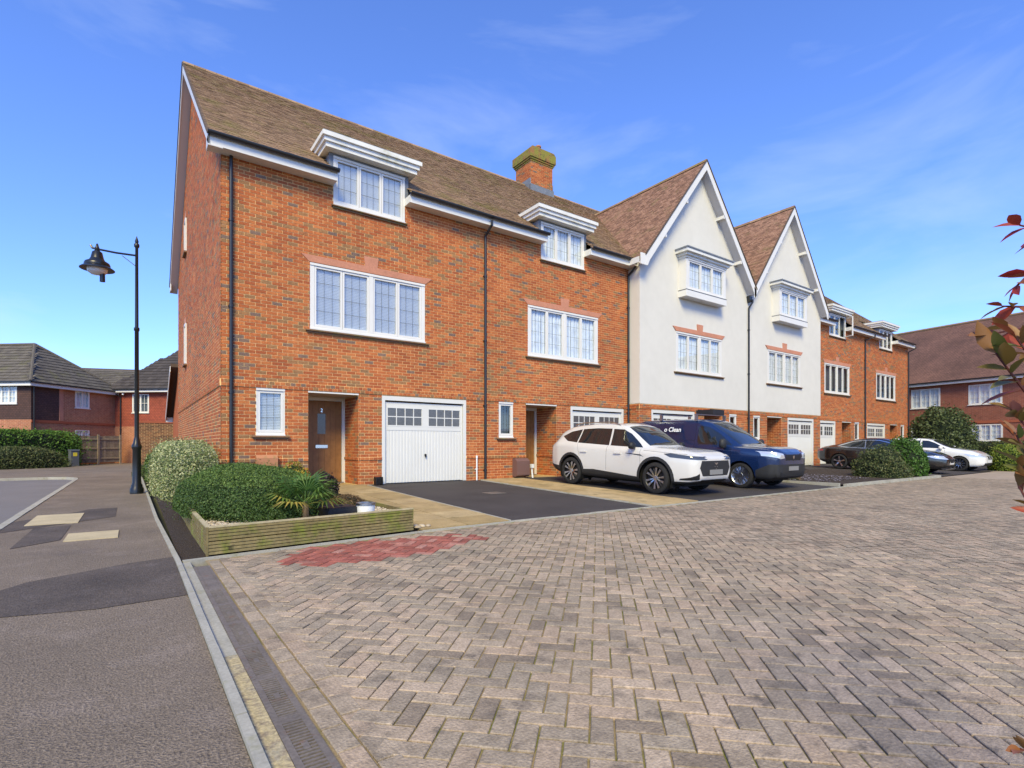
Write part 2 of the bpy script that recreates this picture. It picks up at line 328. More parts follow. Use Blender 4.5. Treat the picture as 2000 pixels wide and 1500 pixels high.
# ================================================================ the terrace
FY = 12.8; ZF = .17; RIDGE_Y = 6.2; RIDGE_Z = 12.86; EAVE_Y = -.36; EAVE_Z = 7.58; DEPTH = 12.4
SL = Vector((0, RIDGE_Y-EAVE_Y, RIDGE_Z-EAVE_Z)); SLOPE = SL.length; SV = SL.normalized()
def window(parent, x0, x1, z0, z1, y, lights, style, name='window', open_last=False, side=.10, deep=.09):
    """white casement window filling its opening, front face at y; lights: number of casements"""
    f = MB(); yb = y+deep
    f.box(x0, x1, y, yb, z0, z0+.07); f.box(x0, x1, y-.012, yb, z1-.055, z1); f.box(x0, x0+side, y+.004, yb, z0+.07, z1-.055); f.box(x1-side, x1, y+.004, yb, z0+.07, z1-.055)
    f.box(x0-.005, x1+.005, y-.03, y+.02, z0-.012, z0+.022)
    ix0, ix1 = x0+side, x1-side; mull = []
    if lights == 4: c = (ix0+ix1)/2; f.box(c-.05, c+.05, y-.002, yb, z0+.07, z1-.055); spans = [(ix0, c-.05, 2), (c+.05, ix1, 2)]
    else: spans = [(ix0, ix1, lights)]
    w = f.build(name, 'pvc', parent)
    room = MB().box(x0+.02, x1-.02, yb+.12, yb+.14, z0+.03, z1-.03).build('room_backing', 'room', w)
    for a, b, n in spans:
        for k in range(n):
            p, q = a+(b-a)*k/n, a+(b-a)*(k+1)/n
            cs = MB(); g = .048; za, zb = z0+.075, z1-.06
            if open_last and k == n-1:
                cs.box(0, g, -.05, 0, za, zb); cs.box(q-p-g, q-p, -.05, 0, za, zb); cs.box(g, q-p-g, -.05, 0, za, za+g); cs.box(g, q-p-g, -.05, 0, zb-g, zb)
                c = cs.build('casement', 'pvc', w); c.location = (q, y+.01, 0); c.rotation_euler = (0, 0, R(180+62))
                continue
            cs.box(p+.004, p+g, y+.012, y+.07, za, zb); cs.box(q-g, q-.004, y+.012, y+.07, za, zb); cs.box(p+g, q-g, y+.012, y+.07, za, za+g); cs.box(p+g, q-g, y+.012, y+.07, zb-g, zb)
            cs.build('casement', 'pvc', w)
            MB().quad((p+g, y+.045, za+g), (q-g, y+.045, za+g), (q-g, y+.045, zb-g), (p+g, y+.045, zb-g)).build('pane', 'glass', w)
            bars = MB(); nv = 3 if q-p > .3 else 2
            rows = 4 if (zb-za) > 1.2 else 3
            for i in range(1, nv):
                xx = p+g+(q-p-2*g)*i/nv; bars.box(xx-.0025, xx+.0025, y+.040, y+.044, za+g, zb-g)
            if style != 'dark' or True:
                for i in range(1, rows):
                    zz = za+g+(zb-za-2*g)*i/rows; bars.box(p+g, q-g, y+.0395, y+.0435, zz-.0025, zz+.0025)
            bars.build('glazing_bars', 'bar', w)
            if style == 'blind':
                bl = MB(); zz = za+.05
                while zz < zb-.03:
                    bl.add([(p+.02, y+.088, zz), (q-.02, y+.088, zz), (q-.02, y+.076, zz+.029), (p+.02, y+.076, zz+.029)], [(0, 1, 2, 3)]); zz += .036
                bl.build('blind', 'blind', w)
            elif style == 'curtain':
                cu = MB(); m = 14; pts = [(p+(q-p)*i/m, y+.11+.02*math.sin(i*2.4+p*7)) for i in range(m+1)]
                for i in range(m): cu.quad((*pts[i], za), (*pts[i+1], za), (*pts[i+1], zb), (*pts[i], zb))
                cu.build('curtain', 'curtain', w, smooth=True)
    return w
def lintel(parent, x0, x1, z, y, proud=.02):
    c = (x0+x1)/2
    MB().prism([(x0-.02, z), (x1+.02, z), (x1+.20, z+.16), (c+.16, z+.16), (c+.19, z+.40), (c-.19, z+.40), (c-.16, z+.16), (x0-.20, z+.16)], y-proud, y+.03).build('lintel', 'lintel', parent)
def sill(parent, x0, x1, z, y):
    m = MB(); m.prism([(y-.085, z-.035), (y-.085, z-.012), (y+.03, z+.02), (y+.03, z-.035)], x0, x1, 'x'); m.box(x0+.03, x1-.03, y-.045, y+.02, z-.075, z-.036); m.build('sill', 'sill', parent)
def downpipe(parent, x, y, ztop, zbot=.2, swan=None, hopper=False):
    m = MB(); r = .036
    if swan: pts = [(swan[0], swan[1], ztop+.12), (swan[0], swan[1], ztop), (x, y, ztop-.22), (x, y, ztop-.4), (x, y, zbot)]
    else: pts = [(x, y, ztop), (x, y, zbot)]
    m.tube(pts, r, 10)
    z = zbot+.25
    while z < ztop-.4: m.tube([(x, y, z-.025), (x, y, z+.025)], r+.012, 10); m.box(x-.05, x+.05, y, y+.06, z-.012, z+.012); z += 1.85
    if hopper: m.prism([(x-.12, ztop+.25), (x+.12, ztop+.25), (x+.06, ztop), (x-.06, ztop)], y-.09, y+.09)
    return m.build('downpipe', 'gutter', parent, smooth=True)
def garage(parent, x0, x1, y, zb=.18, zt=2.42):
    f = MB(); f.box(x0, x0+.085, y-.01, y+.09, zb, zt); f.box(x1-.085, x1, y-.01, y+.09, zb, zt); f.box(x0+.085, x1-.085, y-.01, y+.09, zt-.11, zt)
    g = f.build('garage_door', 'garage_white', parent)
    a, b, zt2 = x0+.095, x1-.095, zt-.15; yd = y+.045; c = (a+b)/2
    d = MB(); d.box(a, b, yd+.012, yd+.04, zb+.01, zt2); d.box(a, a+.05, yd, yd+.012, zb+.01, zt2); d.box(b-.05, b, yd, yd+.012, zb+.01, zt2); d.box(a+.05, b-.05, yd, yd+.012, zt2-.06, zt2)
    zw0, zw1 = zt2-.62, zt2-.12
    d.box(a+.05, b-.05, yd, yd+.012, zw0-.10, zw0-.0); d.box(c-.07, c+.07, yd-.002, yd+.012, zw0, zt2-.06); d.box(a+.05, c-.07, yd, yd+.012, zw1, zt2-.06); d.box(c+.07, b-.05, yd, yd+.012, zw1, zt2-.06)
    nr = 24; 
    for k in range(nr):
        p = a+.05+(b-a-.1)*k/nr; q = a+.05+(b-a-.1)*(k+1)/nr
        d.prism([(p+.008, yd+.0125), (p+.016, yd+.002), (q-.016, yd+.002), (q-.008, yd+.0125)], zb+.02, zw0-.11, 'z')
    d.build('door_panel', 'garage_white', g)
    for s0, s1 in ((a+.05, c-.07), (c+.07, b-.05)):
        fr = MB(); fr.box(s0, s1, yd-.004, yd+.012, zw0, zw0+.03); fr.box(s0, s1, yd-.004, yd+.012, zw1-.03, zw1); fr.box(s0, s0+.03, yd-.004, yd+.012, zw0+.03, zw1-.03); fr.box(s1-.03, s1, yd-.004, yd+.012, zw0+.03, zw1-.03)
        pw = (s1-s0-.06)/4
        for i in range(1, 4): fr.box(s0+.03+pw*i-.012, s0+.03+pw*i+.012, yd-.003, yd+.012, zw0+.03, zw1-.03)
        zm = (zw0+zw1)/2; fr.box(s0+.03, s1-.03, yd-.0025, yd+.0115, zm-.012, zm+.012)
        fr.build('window_frame', 'garage_white', g)
        for i in range(4):
            for (p, q) in ((zw0+.03, zm-.012), (zm+.012, zw1-.03)):
                MB().box(s0+.03+pw*i+.012, s0+.03+pw*(i+1)-.012, yd+.006, yd+.0115, p, q).build('pane', 'garage_pane', g)
    h = MB(); h.lathe([(0, yd-.03), (.03, yd-.028), (.034, yd-.01), (.02, yd+.01)], c, zb+.72, 12, axis='y'); h.box(c-.014, c+.014, yd-.045, yd-.02, zb+.66, zb+.73); h.build('handle', 'black', g, True)
    return g
def porch(parent, r0, r1, yf, number=None, zt=2.40, bricks=True):
    D = 1.1; yb = yf+D
    w = MB(); w.quad((r1, yf, ZF), (r1, yb, ZF), (r1, yb, zt), (r1, yf, zt)); w.quad((r0, yb, ZF), (r0, yf, ZF), (r0, yf, zt), (r0, yb, zt)); w.quad((r0, yb, ZF), (r1, yb, ZF), (r1, yb, zt+.1), (r0, yb, zt+.1))
    pw = w.build('porch_wall', 'mortar', parent)
    b = MB(); lay(b, (r1, yf), (0, 1), (-1, 0), 0, D, ZF, zt, bands=((.79, .865),), zref=.04); lay(b, (r0, yf), (0, 1), (1, 0), 0, D, ZF, zt, zref=.04)
    tag(b.build('brickwork', 'brick', pw), kind='stuff')
    MB().box(r0, r1, yf+.03, yb, zt, zt+.02).build('porch_ceiling', 'soffit', parent)
    MB().box(r0-.002, r1+.002, yf-.012, yf+.03, zt-.005, zt+.03).build('porch_lintel', 'pvc', parent)
    MB().box(r0, r1, yf-.0, yb, ZF-.1, ZF+.004).build('porch_floor', 'slab', parent)
    f = MB(); f.box(r1-.09, r1-.005, yb-.1, yb, ZF, zt-.005); f.box(r0+.005, r0+.09, yb-.1, yb, ZF, zt-.005); f.box(r0+.09, r1-.09, yb-.1, yb, zt-.10, zt-.005)
    fr = f.build('front_door', 'pvc', parent); a, b2 = r0+.095, r1-.095; zd = zt-.105; y0 = yb-.075
    MB().box(a, b2, y0+.008, yb-.02, ZF+.05, zd).build('door_leaf', 'oak', fr)
    nb = 7; wb = (b2-a)/nb
    px0, px1, pz0, pz1 = a+(b2-a)*.40, a+(b2-a)*.60, ZF+1.28, ZF+1.80
    for k in range(nb):
        p, q = a+wb*k+.004, a+wb*(k+1)-.004; m = MB()
        if q > px0 and p < px1:
            m.box(p, q, y0, y0+.009, ZF+.05, pz0); m.box(p, q, y0, y0+.009, pz1, zd)
            if p < px0: m.box(p, px0, y0, y0+.009, pz0, pz1)
            if q > px1: m.box(px1, q, y0, y0+.009, pz0, pz1)
        else: m.box(p, q, y0, y0+.009, ZF+.05, zd)
        m.build('door_board', 'oak', fr)
    MB().box(px0, px1, y0+.004, y0+.007, pz0, pz1).build('pane', 'garage_pane', fr)
    t = MB(); t.box(px0-.012, px1+.012, y0-.006, y0, pz0-.02, pz0-.001); t.build('pane_bead', 'oak', fr)
    c = (a+b2)/2; l = MB(); l.box(c-.15, c+.15, y0-.014, y0, ZF+.92, ZF+1.0); l.box(c-.13, c+.13, y0-.022, y0-.014, ZF+.935, ZF+.975); l.build('letterbox', 'chrome', fr)
    h = MB(); h.box(a+.03, a+.06, y0-.012, y0, ZF+.93, ZF+1.13); h.box(a+.03, a+.16, y0-.05, y0-.035, ZF+1.02, ZF+1.04); h.box(a+.035, a+.055, y0-.04, y0, ZF+1.02, ZF+1.04); h.build('handle', 'chrome', fr)
    s = MB(); s.prism([(yb-.16, ZF+.004), (yb-.16, ZF+.03), (yb-.07, ZF+.05), (yb-.02, ZF+.05), (yb-.02, ZF+.004)], r0+.05, r1-.05, 'x'); s.build('threshold', 'steel', fr)
    if number:
        cu = bpy.data.curves.new('house_number', 'FONT'); cu.body = number; cu.size = .13; cu.extrude = .004; cu.align_x = 'CENTER'
        o = text_mesh('house_number', cu, 'chrome', fr); o.rotation_euler = (R(90), 0, 0); o.location = (c, y0-.006, ZF+1.84)
def dormer(parent, x0, x1, style, open_last=False):
    z0, z1 = 6.93, 8.10
    w = window(parent, x0, x1, z0, z1, -.02, 3, style, 'dormer_window', open_last, side=.06)
    m = MB(); 
    for a, b in ((x0-.10, x0-.002), (x1+.002, x1+.10)): m.box(a, b, -.01, .95, 7.45, 8.12)
    m.box(x0-.1, x1+.1, -.015, .05, 8.10, 8.17); m.build('dormer_cheek', 'lead', parent)
    c = MB(); X0, X1 = x0-.34, x1+.34
    for k, (o, za, zb) in enumerate(((.10, 8.16, 8.27), (.05, 8.27, 8.37), (.0, 8.37, 8.47))): c.box(X0+o, X1-o, -.34+o, 1.15, za, zb)
    c.build('dormer_cornice', 'pvc_old', parent)
    MB().box(X0+.03, X1-.03, -.31, 1.15, 8.471, 8.50).build('dormer_roof', 'lead', parent)
    sill(parent, x0-.05, x1+.05, z0-.01, 0)
def eaves(parent, spans, zf=7.36):
    for (a, b, cap0, cap1) in spans:
        m = MB(); m.box(a, b, -.345, -.32, zf, zf+.20); m.box(a, b, -.32, 0.0, zf+.012, zf+.03)
        if cap0: m.box(a, a+.025, -.32, 0, zf+.031, zf+.2)
        if cap1: m.box(b-.025, b, -.32, 0, zf+.031, zf+.2)
        m.build('fascia', 'pvc', parent)
        g = MB(); pr = [(-.475+.065-.065*math.cos(t), zf+.235-.065*math.sin(t)) for t in [math.pi*k/8 for k in range(9)]]; ins = [(y*.985-.0062, z+.008) for y, z in reversed(pr)]
        g.prism(pr+ins, a-.02, b+.02, 'x'); g.build('gutter', 'gutter', parent, smooth=True)
def main_roof(house, w, x0l, x1l, skips=(), nobj=0, mname='tile', ridge=True):
    u = (1, 0, 0); O = (x0l, EAVE_Y, EAVE_Z); W = x1l-x0l
    b = MB(); b.quad((x0l, EAVE_Y, EAVE_Z-.02), (x1l, EAVE_Y, EAVE_Z-.02), (x1l, RIDGE_Y, RIDGE_Z-.02), (x0l, RIDGE_Y, RIDGE_Z-.02)) if not skips else None
    if skips:
        yc = 1.12; zc = EAVE_Z+(yc-EAVE_Y)*SL.z/SL.y
        b.quad((x0l, yc, zc-.02), (x1l, yc, zc-.02), (x1l, RIDGE_Y, RIDGE_Z-.02), (x0l, RIDGE_Y, RIDGE_Z-.02)); p = x0l
        for s0, s1 in skips+[(x1l, x1l)]:
            if s0 > p: b.quad((p, EAVE_Y, EAVE_Z-.02), (s0, EAVE_Y, EAVE_Z-.02), (s0, yc, zc-.02), (p, yc, zc-.02))
            p = s1
    b.quad((x1l, DEPTH+.36, EAVE_Z-.02), (x0l, DEPTH+.36, EAVE_Z-.02), (x0l, RIDGE_Y, RIDGE_Z-.02), (x1l, RIDGE_Y, RIDGE_Z-.02))
    r = b.build('roof', 'underlay', house)
    keep = [] if nobj else None; t = MB()
    tiles(t, O, u, SV, W, SLOPE-.05, skip=lambda p: any(s0 < p.x < s1 and p.y < 1.1 for s0, s1 in skips), keep=keep)
    if nobj: tile_objects(keep, r, t, mname, nobj, (0, 0, 1.17), Vector(house.location))
    tag(t.build('tiling', mname, r), kind='stuff')
    rt = MB(); k = 0
    while x0l+k*.3 < x1l-.02:
        a, bb = x0l+k*.3+.004, min(x1l, x0l+(k+1)*.3-.004); k += 1
        rt.prism([(RIDGE_Y-.13, RIDGE_Z-.085), (RIDGE_Y-.10, RIDGE_Z-.02), (RIDGE_Y, RIDGE_Z+.05), (RIDGE_Y+.10, RIDGE_Z-.02), (RIDGE_Y+.13, RIDGE_Z-.085)], a, bb, 'x', random.random())
    rt.build('ridge_tiles', mname, r)
    return r
BANDS = ((.79, .865), (2.44, 2.59))
def band_mortar(mb, x0, x1, ops, yf):
    for (z0, z1) in BANDS:
        for (a, b, c, d) in rects_with_openings(x0, x1, z0, z1, ops): mb.box(a, b, yf-.02, yf, c, d)
def brick_house(name, x0, w, lay_, label, nb=0, nt=0, first=False, number=None, styles=('blind', 'blind', 'blind'), open_dormer=False, bmat='brick', tmat='tile'):
    h = empty(name, (x0, FY, 0), 0, label, 'house', 'terraced houses along the close')
    (wx, rx, gx, Wx, Dx) = lay_; zt = 7.42
    ops = [(wx[0], wx[1], 1.385, 2.44), (rx[0], rx[1], 0, 2.40), (gx[0], gx[1], 0, 2.42), (Wx[0], Wx[1], 3.89, 5.44), (Dx[0], Dx[1], 6.93, 9)]
    m = MB()
    for (a, b, c, d) in rects_with_openings(0, w, 0, zt, ops): m.quad((a, 0, c), (b, 0, c), (b, 0, d), (a, 0, d))
    band_mortar(m, 0, w, ops, 0)
    m.quad((w, 0, 0), (w, DEPTH, 0), (w, DEPTH, zt), (w, 0, zt)); m.quad((0, DEPTH, 0), (w, DEPTH, 0), (w, DEPTH, zt), (0, DEPTH, zt))
    wall = m.build('wall', 'mortar', h)
    keep = [] if nb else None; bm_ = MB(); lay(bm_, (0, 0), (1, 0), (0, -1), 0, w, .115, zt, ops, bands=BANDS, keep=keep, zref=.04)
    if nb: brick_objects(keep, wall, bm_, lambda p: (p[0]+x0)**2+FY**2+(p[1]-1.17)**2, nb)
    tag(bm_.build('brickwork', bmat, wall), kind='stuff')
    window(h, wx[0], wx[1], 1.385, 2.44, .0, 1, styles[0], side=.035); sill(h, wx[0]-.09, wx[1]+.09, 1.375, 0)
    window(h, Wx[0], Wx[1], 3.89, 5.44, -.005, 4, styles[1]); lintel(h, Wx[0], Wx[1], 5.455, 0); sill(h, Wx[0]-.1, Wx[1]+.1, 3.87, 0)
    dormer(h, Dx[0], Dx[1], styles[2], open_dormer)
    garage(h, gx[0], gx[1], 0); porch(h, rx[0], rx[1], 0, number)
    xl = -.27 if first else 0
    main_roof(h, w, xl, w, [(Dx[0]-.12, Dx[1]+.12)], nt, tmat)
    eaves(h, [(xl, Dx[0]+.0, first, True), (Dx[1]-.0, w, True, False)])
    return h, wall
# ---- house with the number 2 (end of the terrace)
H1, wall1 = brick_house('terraced_house', 1.56, 6.68, ((.69, 1.29), (1.80, 3.0), (3.60, 6.07), (1.84, 4.80), (2.38, 4.22)),
    'end-of-terrace orange brick house with number 2 on its oak door and a tall gable wall', 300, 300, True, '2')
# gable wall of the end house
def gclip(z):
    if z < EAVE_Z-.1: return (0, DEPTH)
    t = (z-(EAVE_Z-.12))/(RIDGE_Z-EAVE_Z)*(RIDGE_Y-EAVE_Y); return (EAVE_Y+t, DEPTH-EAVE_Y-t)
g = MB(); g.prism([(0, 0), (DEPTH, 0), (DEPTH, 7.42), (RIDGE_Y, RIDGE_Z-.14), (0, 7.42)], 0, .02, 'x')
for (z0, z1) in BANDS: g.box(-.02, 0, 0, DEPTH, z0, z1)
gw = g.build('gable_wall', 'mortar', H1)
gops = [(8.4, 9.0, 3.95, 5.35), (8.4, 9.0, 7.8, 8.95)]
gb = MB(); lay(gb, (0, 0), (0, 1), (-1, 0), 0, DEPTH, .115, RIDGE_Z-.2, gops, clip=gclip, bands=BANDS, zref=.04, bl=.225, proud=.0025); tag(gb.build('brickwork', 'brick', gw), kind='stuff')
for (a, b, c, d) in gops:
    m = MB(); m.box(-.045, .0, a, a+.07, c, d); m.box(-.045, .0, b-.07, b, c, d); m.box(-.045, .0, a+.07, b-.07, d-.07, d); m.box(-.045, 0, a+.07, b-.07, c, c+.07); wv = m.build('gable_window', 'pvc', H1)
    MB().box(-.02, -.004, a+.07, b-.07, c+.07, d-.07).build('pane', 'garage_pane', wv)
    MB().box(-.09, 0, a-.08, b+.08, c-.06, c-.005).build('gable_sill', 'sill', H1); MB().prism([(a-.05, d+.01), (b+.05, d+.01), (b+.14, d+.2), (a-.14, d+.2)], -.03, 0, 'x').build('gable_lintel', 'lintel', H1)
# bargeboards, verge soffit
for sgn in (0, 1):
    yy = lambda y: y if sgn == 0 else DEPTH-y
    b = MB(); e0 = (yy(EAVE_Y), EAVE_Z-.03); r0 = (yy(RIDGE_Y), RIDGE_Z-.03); dz = .24
    b.prism([e0, r0, (r0[0], r0[1]-dz-.05), (yy(EAVE_Y+.0), EAVE_Z-.25)], -.27, -.245, 'x'); b.prism([(yy(EAVE_Y), 7.36), (yy(EAVE_Y), EAVE_Z-.02), (yy(0.02), EAVE_Z+.2), (yy(.02), 7.36)], -.268, -.24, 'x')
    b.build('bargeboard', 'pvc', H1)
    s = MB(); s.prism([(e0[0], e0[1]-.2), (r0[0], r0[1]-.25), (r0[0], r0[1]-.27), (e0[0], e0[1]-.22)], -.245, 0, 'x'); s.build('verge_soffit', 'soffit', H1)
    v = MB(); v.prism([(e0[0], e0[1]+.005), (r0[0], r0[1]+.005), (r0[0], r0[1]+.045), (e0[0], e0[1]+.045)], -.295, -.23, 'x'); v.build('verge_edge', 'underlay', H1)
# lean-to at the back of the gable
m = MB(); m.prism([(DEPTH, 0), (DEPTH+3.2, 0), (DEPTH+3.2, 2.5), (DEPTH, 4.25)], 0, 6, 'x'); ex = m.build('rear_extension', 'brick_far', H1)
m = MB(); m.prism([(DEPTH, 4.3), (DEPTH+3.45, 2.42), (DEPTH+3.45, 2.55), (DEPTH, 4.43)], -.26, 6, 'x'); m.build('lean_to_roof', 'underlay', H1)
m = MB(); m.prism([(DEPTH, 4.10), (DEPTH+3.45, 2.22), (DEPTH+3.45, 2.45), (DEPTH, 4.33)], -.285, -.262, 'x'); m.box(-.26, 0, DEPTH+3.35, DEPTH+3.45, 2.2, 2.42); m.build('lean_to_barge', 'pvc', H1)
for xx in (.19, 6.68): downpipe(H1, xx, -.06, 7.36, .2, swan=(xx, -.40) if xx > 1 else (xx, -.06))
H2, wall2 = brick_house('terraced_house', 8.24, 6.06, ((.50, 1.02), (1.5, 2.72), (3.31, 5.80), (1.57, 4.55), (2.08, 3.90)),
    'orange brick terraced house behind the white SUV, below the mossy chimney', 300, 300, styles=('dark', 'curtain', 'curtain'))
H5, w5 = brick_house('terraced_house', 27.6, 6.47, ((5.2, 5.75), (3.59, 4.73), (.35, 2.8), (1.57, 4.53), (2.1, 4.0)),
    'orange brick terraced house with an open dormer casement, next to the white rendered gables', styles=('dark', 'dark', 'dark'), open_dormer=True, bmat='brick_far')
H6, w6 = brick_house('terraced_house', 34.07, 6.65, ((5.43, 6.0), (3.72, 4.86), (.35, 2.93), (1.65, 4.57), (2.1, 4.0)),
    'orange brick house closing the far end of the terrace, its dormer shut', styles=('dark', 'dark', 'dark'), bmat='brick_far')
downpipe(H5, 6.47, -.06, 7.36, .2, swan=(6.9, -.40)); downpipe(H6, 6.60, -.06, 7.36, .2, swan=(6.75, -.40))
m = MB(); m.prism([(EAVE_Y, 7.36), (EAVE_Y, EAVE_Z), (RIDGE_Y, RIDGE_Z), (DEPTH-EAVE_Y, EAVE_Z), (DEPTH-EAVE_Y, 7.36)], 6.65, 6.75, 'x'); m.build('gable_end', 'pvc', H6)
# chimney on the ridge, belongs to the second house
def chimney(parent, x0, x1, y0, y1):
    c = MB(); b = MB(); zb, z1, z2 = 12.0, 13.75, 14.25
    c.box(x0, x1, y0, y1, zb, z1); st = c.build('chimney', 'mortar', parent)
    lay(b, (x0, y0), (1, 0), (0, -1), 0, x1-x0, zb+.01, z1, zref=zb); lay(b, (x0, y0), (0, 1), (-1, 0), 0, y1-y0, zb+.01, z1, zref=zb); tag(b.build('brickwork', 'brick', st), kind='stuff')
    t = MB()
    for k, o in enumerate((.04, .08, .12)): t.box(x0-o, x1+o, y0-o, y1+o, z1+k*.075, z1+(k+1)*.075-.004, random.random())
    t.prism([(x0-.12, z1+.225), (x1+.12, z1+.225), (x1+.12, z2), (x1, z2+.12), (x0, z2+.12), (x0-.12, z2)], y0-.12, y1+.12)
    t.build('chimney_cap', 'moss_brick', st)
    for yy in (y0+.25, (y0+y1)/2, y1-.25):
        p = MB(); p.lathe([(.0, z2+.1), (.12, z2+.1), (.10, z2+.35), (.13, z2+.37), (.13, z2+.43), (.09, z2+.43), (.085, z2+.2)], (x0+x1)/2, yy, 14); p.build('chimney_pot', 'clay', st, True)
    f = MB(); f.box(x0-.05, x1+.05, y0-.06, y0+.02, RIDGE_Z-.62, RIDGE_Z-.15); f.box(x1, x1+.05, y0, y1, RIDGE_Z-.5, RIDGE_Z+.12); f.box(x0-.05, x0, y0, y1, RIDGE_Z-.5, RIDGE_Z+.12); f.build('chimney_flashing', 'lead', st)
chimney(H2, 6.12, 7.35, RIDGE_Y-.50, RIDGE_Y+.62)
# ---- white rendered gable houses
def white_house(x0, w, lay_, label, left_return, valley_pipe, styles):
    h = empty('terraced_house', (x0, FY, 0), 0, label, 'house', 'terraced houses along the close'); yf = -.49
    (wx, rx, gx, Wx, Ox) = lay_; ops = [(wx[0], wx[1], 1.385, 2.42), (rx[0], rx[1], 0, 2.40), (gx[0], gx[1], 0, 2.42)]
    m = MB()
    for (a, b, c, d) in rects_with_openings(0, w, 0, 2.6, ops): m.quad((a, yf, c), (b, yf, c), (b, yf, d), (a, yf, d))
    band_mortar(m, 0, w, ops, yf)
    if left_return: m.quad((0, 0.3, 0), (0, yf, 0), (0, yf, 2.6), (0, .3, 2.6))
    m.quad((w, yf, 0), (w, .3, 0), (w, .3, 2.6), (w, yf, 2.6)); m.quad((0, DEPTH, 0), (w, DEPTH, 0), (w, DEPTH, 7.4), (0, DEPTH, 7.4))
    wall = m.build('wall', 'mortar', h); keep = [] if left_return else None
    b = MB(); lay(b, (0, yf), (1, 0), (0, -1), 0, w, .115, 2.6, ops, bands=BANDS, zref=.04, keep=keep)
    if keep is not None:
        keep.sort(key=lambda p: p[0])
        for (x, z) in keep[:300]:
            o = bpy.data.objects.new('brick', random.choices(BRICKV, BW)[0]); o.location = (x, yf+random.uniform(-.0012, .0012), z); link(o, wall)
        for (x, z) in keep[300:]: emit_brick(b, (0, yf), (1, 0), (0, -1), x, x+.213, z, z+.063, .007)
        lay(b, (0, yf), (0, 1), (-1, 0), 0, .49, .115, 2.6, bands=BANDS, zref=.04)
    tag(b.build('brickwork', 'brick', wall), kind='stuff')
    AX = w/2; AZ = 11.95; ez = 7.72; ops2 = [(Wx[0], Wx[1], 3.89, 5.36)]
    r = MB()
    for (a, bb, c, d) in rects_with_openings(0, w, 2.615, 7.45, ops2): r.quad((a, yf-.022, c), (bb, yf-.022, c), (bb, yf-.022, d), (a, yf-.022, d))
    r.add([(0, yf-.022, 7.45), (w, yf-.022, 7.45), (AX, yf-.022, AZ-.1)], [(0, 1, 2)])
    r.quad((0, .3, 2.615), (0, yf-.022, 2.615), (0, yf-.022, 7.5), (0, .3, 7.5)); r.quad((w, yf-.022, 2.615), (w, .3, 2.615), (w, .3, 7.5), (w, yf-.022, 7.5)); r.quad((0, yf-.022, 2.615), (w, yf-.022, 2.615), (w, yf, 2.605), (0, yf, 2.605))
    r.build('render_wall', 'render', h)
    window(h, wx[0], wx[1], 1.385, 2.42, yf, 1, styles[0], side=.035); sill(h, wx[0]-.09, wx[1]+.09, 1.375, yf)
    window(h, Wx[0], Wx[1], 3.89, 5.36, yf-.03, 4, styles[1]); lintel(h, Wx[0], Wx[1], 5.375, yf-.022, .03); sill(h, Wx[0]-.12, Wx[1]+.12, 3.87, yf-.022)
    # boxed oriel window under the gable
    o0, o1 = Ox; yo = yf-.36; w_ = MB(); w_.box(o0, o0+.11, yo+.005, yf, 6.86, 8.02); w_.box(o1-.11, o1, yo+.005, yf, 6.86, 8.02); w_.box(o0-.02, o1+.02, yo-.02, yf, 6.62, 6.85); w_.build('oriel_box', 'pvc', h)
    MB().box(o0-.03, o1+.03, yo-.03, yf, 6.851, 6.868).build('oriel_flashing', 'gutter', h)
    window(h, o0+.111, o1-.111, 6.87, 8.01, yo, 3, styles[2], 'oriel_window', side=.05)
    c = MB(); 
    for k, (o, za, zb) in enumerate(((.03, 8.02, 8.10), (.10, 8.10, 8.19), (.20, 8.19, 8.30))): c.box(o0-o, o1+o, yo-o, yf, za, zb)
    c.build('oriel_cornice', 'pvc_old', h); MB().box(o0-.23, o1+.23, yo-.23, yf, 8.301, 8.35).build('oriel_roof', 'lead', h)
    garage(h, gx[0], gx[1], yf); porch(h, rx[0], rx[1], yf)
    # gable roof running back into the main roof
    main_roof(h, w, 0, w, (), 0, 'tile')
    yv = yf-.36; back = 5.2; rm = MB(); hw = w/2+.0; dz = AZ-ez
    rm.quad((0-.05, yv, ez-.06), (AX, yv, AZ-.02), (AX, back, AZ-.02), (-.05, back, ez-.06)); rm.quad((AX, yv, AZ-.02), (w+.05, yv, ez-.06), (w+.05, back, ez-.06), (AX, back, AZ-.02))
    gr = rm.build('gable_roof', 'underlay', h); t = MB(); ln = math.hypot(hw+.02, dz)
    tiles(t, (-.05, back, ez-.05), (0, -1, 0), (AX+.05, 0, AZ-ez+.04), back-yv, ln, keep=None); tiles(t, (w+.05, yv, ez-.05), (0, 1, 0), (-(AX+.05), 0, AZ-ez+.04), back-yv, ln)
    tag(t.build('tiling', 'tile_red', gr), kind='stuff')
    rt = MB(); k = 0
    while yv+k*.3 < back-.3: rt.prism([(AX-.12, AZ-.09), (AX-.08, AZ), (AX, AZ+.06), (AX+.08, AZ), (AX+.12, AZ-.09)], yv+k*.3+.004, yv+(k+1)*.3-.004, 'y', random.random()); k += 1
    rt.build('ridge_tiles', 'tile', gr)
